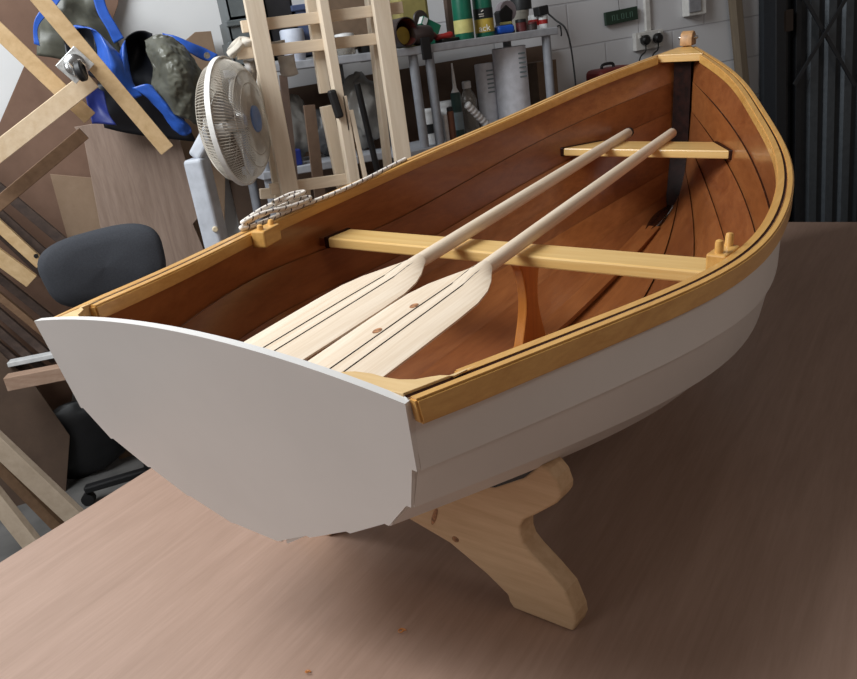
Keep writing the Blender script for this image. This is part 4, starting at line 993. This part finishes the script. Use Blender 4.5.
# offcuts lying on the chair seat
def offcut(label, a, b_, wz, wd, Y, mat, name='timber_offcut'):
    A, B = at(a[0], a[1], Y), at(b_[0], b_[1], Y); B = B + (B - A) * .9; z = seatz + .078 + wz / 2
    return A, B
zt_ = seatz + .079
A = onz(10, 389, zt_); B = onz(72, 377, zt_); B = A + (B - A) * 1.35
solo('timber_offcut', 'pinkish board offcut with white smears on the chair seat beside the transom', 'wood', MB().bar(A + Vector((0, 0, .03)), B + Vector((0, 0, .03)), .06, .06, (0, 0, 1)), wood('pink_offcut', (150, 120, 100), (178, 150, 130), .7, (2, 14, 14)), bevel=.003)
A = onz(10, 366, zt_ + .061); B = onz(60, 356, zt_ + .061); B = A + (B - A) * 1.35
solo('timber_offcut', 'thin white strip lying on the pinkish offcut beside the transom', 'wood', MB().bar(A + Vector((0, 0, .012)), B + Vector((0, 0, .012)), .05, .02, (0, 0, 1)), MT['tin_white'], bevel=.002)

# ------------------------------------------------------------------ sheets and timber at the left
def sheet(label, poly, Y, th, mat, name, cat='board', lean=0.0):
    zmin = 1.0
    pts = [at(p[0], p[1], Y + (p[2] if len(p) > 2 else 0)) for p in poly]
    mb = MB(); n = len(pts); vs = pts + [p + Vector((0, th, 0)) for p in pts]
    mb.add(vs, [tuple(range(n)), tuple(reversed(range(n, 2 * n)))] + [(i, i + n, (i + 1) % n + n, (i + 1) % n) for i in range(n)])
    return solo(name, label, cat, mb, mat, bevel=.002)
MT['hard'] = wood('brown_hardboard', (112, 84, 68), (124, 95, 78), .75, (3, 3, 3), bump=0)
MT['hard2'] = wood('dark_hardboard', (84, 66, 54), (96, 76, 62), .8, (3, 3, 3), bump=0)
MT['greyply'] = wood('grey_pink_plywood', (136, 114, 100), (160, 138, 124), .65, (14, 14, 1.6), rot=(0, .5, 0), dist=2.5)
MT['tanboard'] = wood('tan_board', (132, 108, 86), (146, 122, 100), .7, (3, 3, 3), bump=0)
sheet('big brown hardboard sheet leaning on the white wall behind the pine battens', [(-60, -60), (128, -60), (118, 5), (98, 62), (100, 250), (64, 440), (-60, 446), (-60, 230), (0, 122), (28, 57), (-12, 22)], 3.95, .006, MT['hard'], 'hardboard_sheet')
sheet('brown board behind the tarpaulin, its top corner above the fan', [(195, 32), (211, 31), (222, 80), (226, 130), (222, 420), (180, 420), (180, 45)], 3.92, .012, MT['tanboard'], 'brown_board')
sheet('grey pink plywood sheet with a rounded notch standing behind the chair back', [(74, 127), (126, 118), (176, 130), (186, 160), (194, 205), (199, 217), (193, 224), (204, 250), (230, 470), (150, 490), (110, 262), (100, 225), (84, 140)], 3.85, .012, MT['greyply'], 'plywood_sheet')
sheet('tan board standing behind the chair back left of the plywood sheet', [(50, 174), (94, 178), (112, 260), (150, 470), (122, 470), (68, 240)], 3.88, .012, MT['tanboard'], 'tan_board')
sheet('dark brown hardboard panel leaning low beside the chair feet', [(-60, 300), (0, 352), (14, 366), (34, 384), (70, 436), (66, 492), (40, 560), (-60, 460)], 3.70, .006, MT['hard2'], 'hardboard_sheet')
# upturned trolley frame with castor
C_pale = wood('pale_batten', (186, 152, 108), (206, 174, 130), .6, (3, 3, 3))
MT['batten'] = wood('pale_batten_grain', (188, 156, 112), (208, 178, 136), .6, (9, 9, 9), dist=2.5, bump=0)
MT['batten2'] = wood('light_batten_grain', (206, 180, 146), (222, 200, 170), .6, (9, 9, 9), dist=2.5, bump=0)
MT['batten3'] = wood('brown_batten_grain', (112, 84, 60), (134, 104, 78), .7, (9, 9, 9), dist=2.5, bump=0)
MT['stick'] = wood('dark_stick_grain', (54, 42, 37), (82, 65, 56), .7, (9, 9, 9), dist=2.5, bump=0)
YB = 3.05
tf = T('trolley_frame', 'upturned pine trolley frame with a castor, leaning in front of the blue tarpaulin', 'frame', Vector((at(80, 80, YB).x, YB, 0)))
def tfb(a, b_, wpx, Y, th, mat, Y2=None):
    A, B = at(a[0], a[1], Y), at(b_[0], b_[1], Y2 or Y); w = wpx * mpp(*a, Y); tf.part('batten', MB().bar(A, B, w, th, (0, 1, 0)), MT[mat], bevel=.002)
tfb((-8, -58), (167, 150), 17, YB, .05, 'batten')
tfb((-20, 13), (90, 118), 16, YB + .10, .05, 'batten')
tfb((-25, 170), (92, 79), 19, YB + .03, .03, 'batten2')
tfb((-40, 236), (84, 133), 13, YB + .12, .03, 'batten3')
P = at(75, 65, YB - .035); RP = Matrix.Rotation(-.62, 3, 'Y'); kp = mpp(75, 65, YB)
cp_ = tf.part('castor_plate', MB().box(P, (27 * kp, .006, 24 * kp), RP), plain('zinc_plate', (214, 214, 212), .42, .6, var=.12, scale=90), bevel=.002, label='bright steel castor plate')
X = Matrix.Translation(P) @ RP.to_4x4() @ Matrix.Rotation(math.pi / 2, 4, 'X')
m1 = MB().lathe([(.034, .002), (.034, .012), (.026, .018), (.012, .02)], 24, X); tf.part('swivel', m1, MT['steel'], smooth=True)
Wc = P + Vector((.012, -.05, -.022))
m1 = MB().lathe([(.010, -.013), (.028, -.012), (.033, -.007), (.033, .007), (.028, .012), (.010, .013)], 26, Matrix.Translation(Wc) @ Matrix.Rotation(1.45, 4, 'Y') @ Matrix.Rotation(.25, 4, 'X')); tf.part('wheel', m1, MT['black'], smooth=True, label='black castor wheel')
mb = MB()
for s_ in (-1, 1): mb.bar(P + Vector((s_ * .019, -.01, 0)), Wc + Vector((s_ * .019, 0, 0)), .03, .003, (1, 0, 0))
tf.part('castor_fork', mb, MT['steel'])
# loose timber leaning in a heap
heap = [  # start px, end px, width px, Y, material, label
    ((-20, 172), (76, 252), 10, 3.74, 'stick', 'dark batten topmost in the heap below the brown trolley batten'),
    ((-20, 196), (80, 285), 9, 3.72, 'stick', 'dark batten second from the top of the timber heap'),
    ((-20, 214), (60, 290), 8, 3.70, 'stick', 'dark batten lying directly above the pale batten with a hole'),
    ((-20, 208), (41, 264), 11, 3.64, 'batten', 'pale batten with a round hole near its end, pointing at the chair'),
    ((-20, 243), (32, 281), 15, 3.60, 'batten', 'short pale batten lying under the one with the hole'),
    ((-20, 262), (75, 338), 8, 3.72, 'stick', 'dark batten just under the short pale batten'),
    ((-20, 280), (60, 346), 7, 3.70, 'batten3', 'brown batten in the middle of the lower timber heap'),
    ((-20, 296), (50, 356), 8, 3.72, 'stick', 'dark batten below the brown one in the lower heap'),
    ((-20, 314), (40, 366), 8, 3.73, 'stick', 'dark batten second from the bottom of the heap'),
    ((-20, 330), (36, 378), 8, 3.75, 'stick', 'dark batten at the bottom of the heap by the white strip'),
]
for a, b_, wpx, Y, mat, lab in heap:
    A, B = at(a[0], a[1], Y), at(b_[0], b_[1], Y)
    if mat != 'batten': B = B + (B - A) * .08
    A = A - (B - A) * .5; t = T('timber_batten', lab, 'batten', B, group='loose timber at the left')
    t.part('length', MB().bar(A, B, wpx * mpp(*a, Y), .035, (0, 1, 0)), MT[mat], bevel=.002)
    if 'round hole' in lab: t.part('hole', MB().lathe([(.009, -.002), (.009, .002)], 14, Matrix.Translation(at(36, 256, Y - .0175)) @ Matrix.Rotation(math.pi / 2, 4, 'X')), MT['near_black'])
low = [((-40, 408), (66, 508), 19, 3.02, 'greypale', 'wide pale board leaning low beside the left table edge'),
       ((-40, 425), (49, 516), 11, 3.12, 'batten3', 'brown board leaning behind the wide pale one near the floor'),
       ((-40, 452), (20, 528), 17, 2.96, 'greypale', 'short pale board nearest the bottom left corner of the table')]
MT['greypale'] = wood('grey_pale_board', (160, 142, 122), (182, 164, 144), .7, (6, 6, 6), bump=0)
for a, b_, wpx, Y, mat, lab in low:
    A, B = at(a[0], a[1], Y + .1), at(b_[0], b_[1], Y); d = (B - A).normalized(); B = B + d * max(0, (B.z - .01) / -d.z)
    t = solo('timber_board', lab, 'board', MB().bar(A, B, wpx * mpp(*b_, Y), .035, (0.3, 1, 0)), MT[mat], group='boards beside the table', bevel=.002)

# ------------------------------------------------------------------ tarpaulin
C_('tarp_blue', (46, 92, 186), .38); C_('tarp_hollow_shade', (14, 16, 24), .5)  # the near-black is painted shade for the hollows between the folds
MT['tarp_olive'] = plain('tarp_olive', (92, 92, 82), .4, var=.14, scale=14, bump=.25)
tp_ = T('tarpaulin', 'crumpled olive and blue tarpaulin heaped against the white wall above the plywood', 'tarpaulin', at(140, 130, 3.62))
YP = 3.62
o = cloth('olive_side', g(YP + .18, [(42, -14), (58, -14), (80, -14), (98, -14)], [(40, 14), (58, 8, -.05), (82, 10, -.05), (104, 12)], [(38, 34), (58, 34, -.04), (86, 34, -.06), (113, 32)], [(36, 56), (60, 60), (92, 66), (126, 60)]), MT['tarp_olive'], tp_, amp=.02, f=8)
cloth('hem', g(YP + .10, [(90, -14), (101, -14)], [(97, 12), (108, 10)], [(106, 28), (117, 26)], [(114, 44), (124, 38)]), MT['tarp_blue'], tp_, amp=.006, f=8)
cloth('hem', g(YP + .08, [(60, -12), (70, -16)], [(50, -2), (58, 4)], [(42, 8), (48, 14)], [(34, 22), (38, 28)], [(34, 44), (40, 46)]), MT['tarp_blue'], tp_, amp=.006, f=8)
cloth('hollow_shade', g(YP - .02, [(62, 34), (72, 27), (84, 25), (94, 31)], [(64, 44, .02), (74, 40, .04), (86, 40, .04), (96, 44)], [(66, 56), (80, 58, .02), (90, 60, .02), (97, 58)], [(68, 70), (84, 74), (94, 78), (102, 80)]), MT['tarp_hollow_shade'], tp_, amp=.008)
cloth('blue_fold', g(YP - .05, [(64, 34), (74, 25, -.02), (84, 26)], [(86, 27), (97, 32, -.04), (102, 36)], [(96, 44), (106, 46, -.06), (116, 50)], [(98, 62), (112, 66, -.06), (128, 66)], [(104, 78), (116, 84, -.04), (134, 84)], [(118, 92), (126, 100, -.02), (142, 96)]), MT['tarp_blue'], tp_, amp=.014, f=9)
cloth('hollow_shade', g(YP + .02, [(122, 52), (124, 40), (132, 33), (142, 31), (152, 34)], [(122, 62, .05), (128, 52, .10), (138, 46, .12), (146, 46, .08), (152, 48)], [(124, 76, .04), (132, 72, .09), (142, 68, .09), (150, 68, .05), (154, 68)], [(130, 88), (138, 90), (146, 90), (152, 88), (156, 86)]), MT['tarp_hollow_shade'], tp_, amp=.008, seed=2)
cloth('blue_fold', g(YP - .03, [(120, 54), (123, 44, -.02), (125, 40)], [(118, 66), (123, 58, -.04), (126, 52)], [(116, 82), (124, 78, -.04), (130, 74)]), MT['tarp_blue'], tp_, amp=.008, seed=4)
cloth('olive_front', g(YP - .06, [(145, 40), (156, 35, -.03), (168, 36, -.03), (182, 44)], [(147, 54, -.02), (162, 52, -.10), (180, 54, -.10), (196, 62)], [(152, 72, -.02), (168, 72, -.12), (186, 74, -.12), (204, 78, -.02)], [(150, 90), (170, 94, -.10), (188, 96, -.11), (204, 100)], [(148, 92), (172, 114, -.05), (188, 120, -.06), (200, 128)]), MT['tarp_olive'], tp_, amp=.016, f=13, n=16)
cloth('blue_fold', g(YP - .10, [(132, 88), (146, 84, -.02), (152, 86)], [(146, 98), (158, 96, -.03), (164, 100)], [(160, 112), (170, 112, -.03), (176, 114)], [(172, 128), (182, 126, -.02), (190, 126)], [(180, 135), (186, 136), (192, 132)]), MT['tarp_blue'], tp_, amp=.01, f=12, seed=5)
cloth('hem', g(YP + .02, [(162, 33), (164, 37)], [(176, 36, -.02), (176, 44, -.03)], [(192, 43, -.02), (190, 53, -.03)], [(206, 49), (203, 60)], [(218, 55), (210, 61)]), MT['tarp_blue'], tp_, amp=.006, f=10, seed=6)
tp_.part('eyelet', MB().lathe([(.006, -.002), (.013, -.002), (.013, .002), (.006, .002)], 16, Matrix.Translation(at(207, 55.5, YP - .01)) @ Matrix.Rotation(math.pi / 2, 4, 'X')), MT['steel'], smooth=True, label='small metal eyelet in the blue corner')
cloth('blue_fold', g(YP + .05, [(84, 88), (92, 86), (104, 92)], [(88, 106), (96, 104, .02), (108, 112)], [(92, 124), (102, 124), (116, 126)]), C_('tarp_blue_shaded', (26, 40, 110), .5), tp_, amp=.012, seed=9)  # lower blue in shadow: the shade is put into this darker blue
cloth('hollow_shade', g(YP + .16, [(96, 84), (124, 80), (160, 84)], [(100, 106), (128, 106), (180, 112)], [(104, 128), (132, 134), (196, 142)]), MT['tarp_hollow_shade'], tp_, amp=.012, seed=11)

# ------------------------------------------------------------------ small bits on the table
for px, py, s_, lab in ((402, 633, .008, 'small curled wood shaving on the table left of the cradle foot'), (308, 674, .005, 'tiny wood chip on the table at the bottom edge'), (540, 574, .005, 'tiny pale wood chip on the table beside the cradle foot')):
    P = onz(px, py, TABLE_Z); mb = MB(); pts = [P + Vector((s_ * math.cos(i * .7) * (1 - i * .06), s_ * math.sin(i * .7) * (1 - i * .06), .002 + .0007 * i)) for i in range(9)]
    mb.tube(pts, [.0012 + .0006 * math.sin(i) for i in range(9)], 6); solo('wood_shaving', lab, 'shaving', mb, MT['post'], group='shavings on the table', origin=P)

# brown backing board behind the racks
x0_, x1_ = at(222, 150, 3.95).x, at(556, 100, 3.95).x
solo('backing_board', 'dark brown backing board standing against the wall behind the two grey racks', 'board', MB().box(((x0_ + x1_) / 2, 3.965, .78), (x1_ - x0_, .02, 1.56)), MT['hard2'])

solo('black_bag', 'crumpled black bag on the floor under the office chair', 'bag', lump(at(86, 470, 3.79) * 1.0 - Vector((0, 0, at(86, 470, 3.79).z)), .17, (1.3, .3, 1.05), f=5, amp=.1, seed=5), MT['near_black'], smooth='all')
# ------------------------------------------------------------------ light
w = D.worlds.new('room_air'); SC.world = w; w.use_nodes = True
bg = w.node_tree.nodes['Background']; bg.inputs[0].default_value = (1.0, .86, .76, 1); bg.inputs[1].default_value = .115
def area(name, loc, target, size, power, col=(1, 1, 1), sy=None):
    l = D.lights.new(name, 'AREA'); l.energy = power; l.size = size; l.color = col
    if sy: l.shape = 'RECTANGLE'; l.size_y = sy
    o = D.objects.new(name, l); COL.objects.link(o); o.location = loc
    o.rotation_euler = (Vector(target) - Vector(loc)).to_track_quat('-Z', 'Y').to_euler(); return o
area('ceiling_lamp_light', (-1.3, 2.0, 3.6), (0.9, 1.9, 1.0), 2.0, 158, (.93, .975, 1), 1.6)
area('window_light', (-2.9, 0.6, 2.0), (0.6, 2.2, 1.0), 1.4, 18, (.95, .98, 1))
area('front_right_fill', (2.3, -.9, 3.2), (1.1, 2.0, .9), 1.2, 9, (1, .93, .86), .6)  # added fill from the camera side to lift the starboard side, no real lamp
SC.view_settings.view_transform = 'Standard'; SC.view_settings.look = 'None'
SC.view_settings.exposure = 0.0; SC.view_settings.gamma = 1.0; SC.view_settings.use_curve_mapping = False
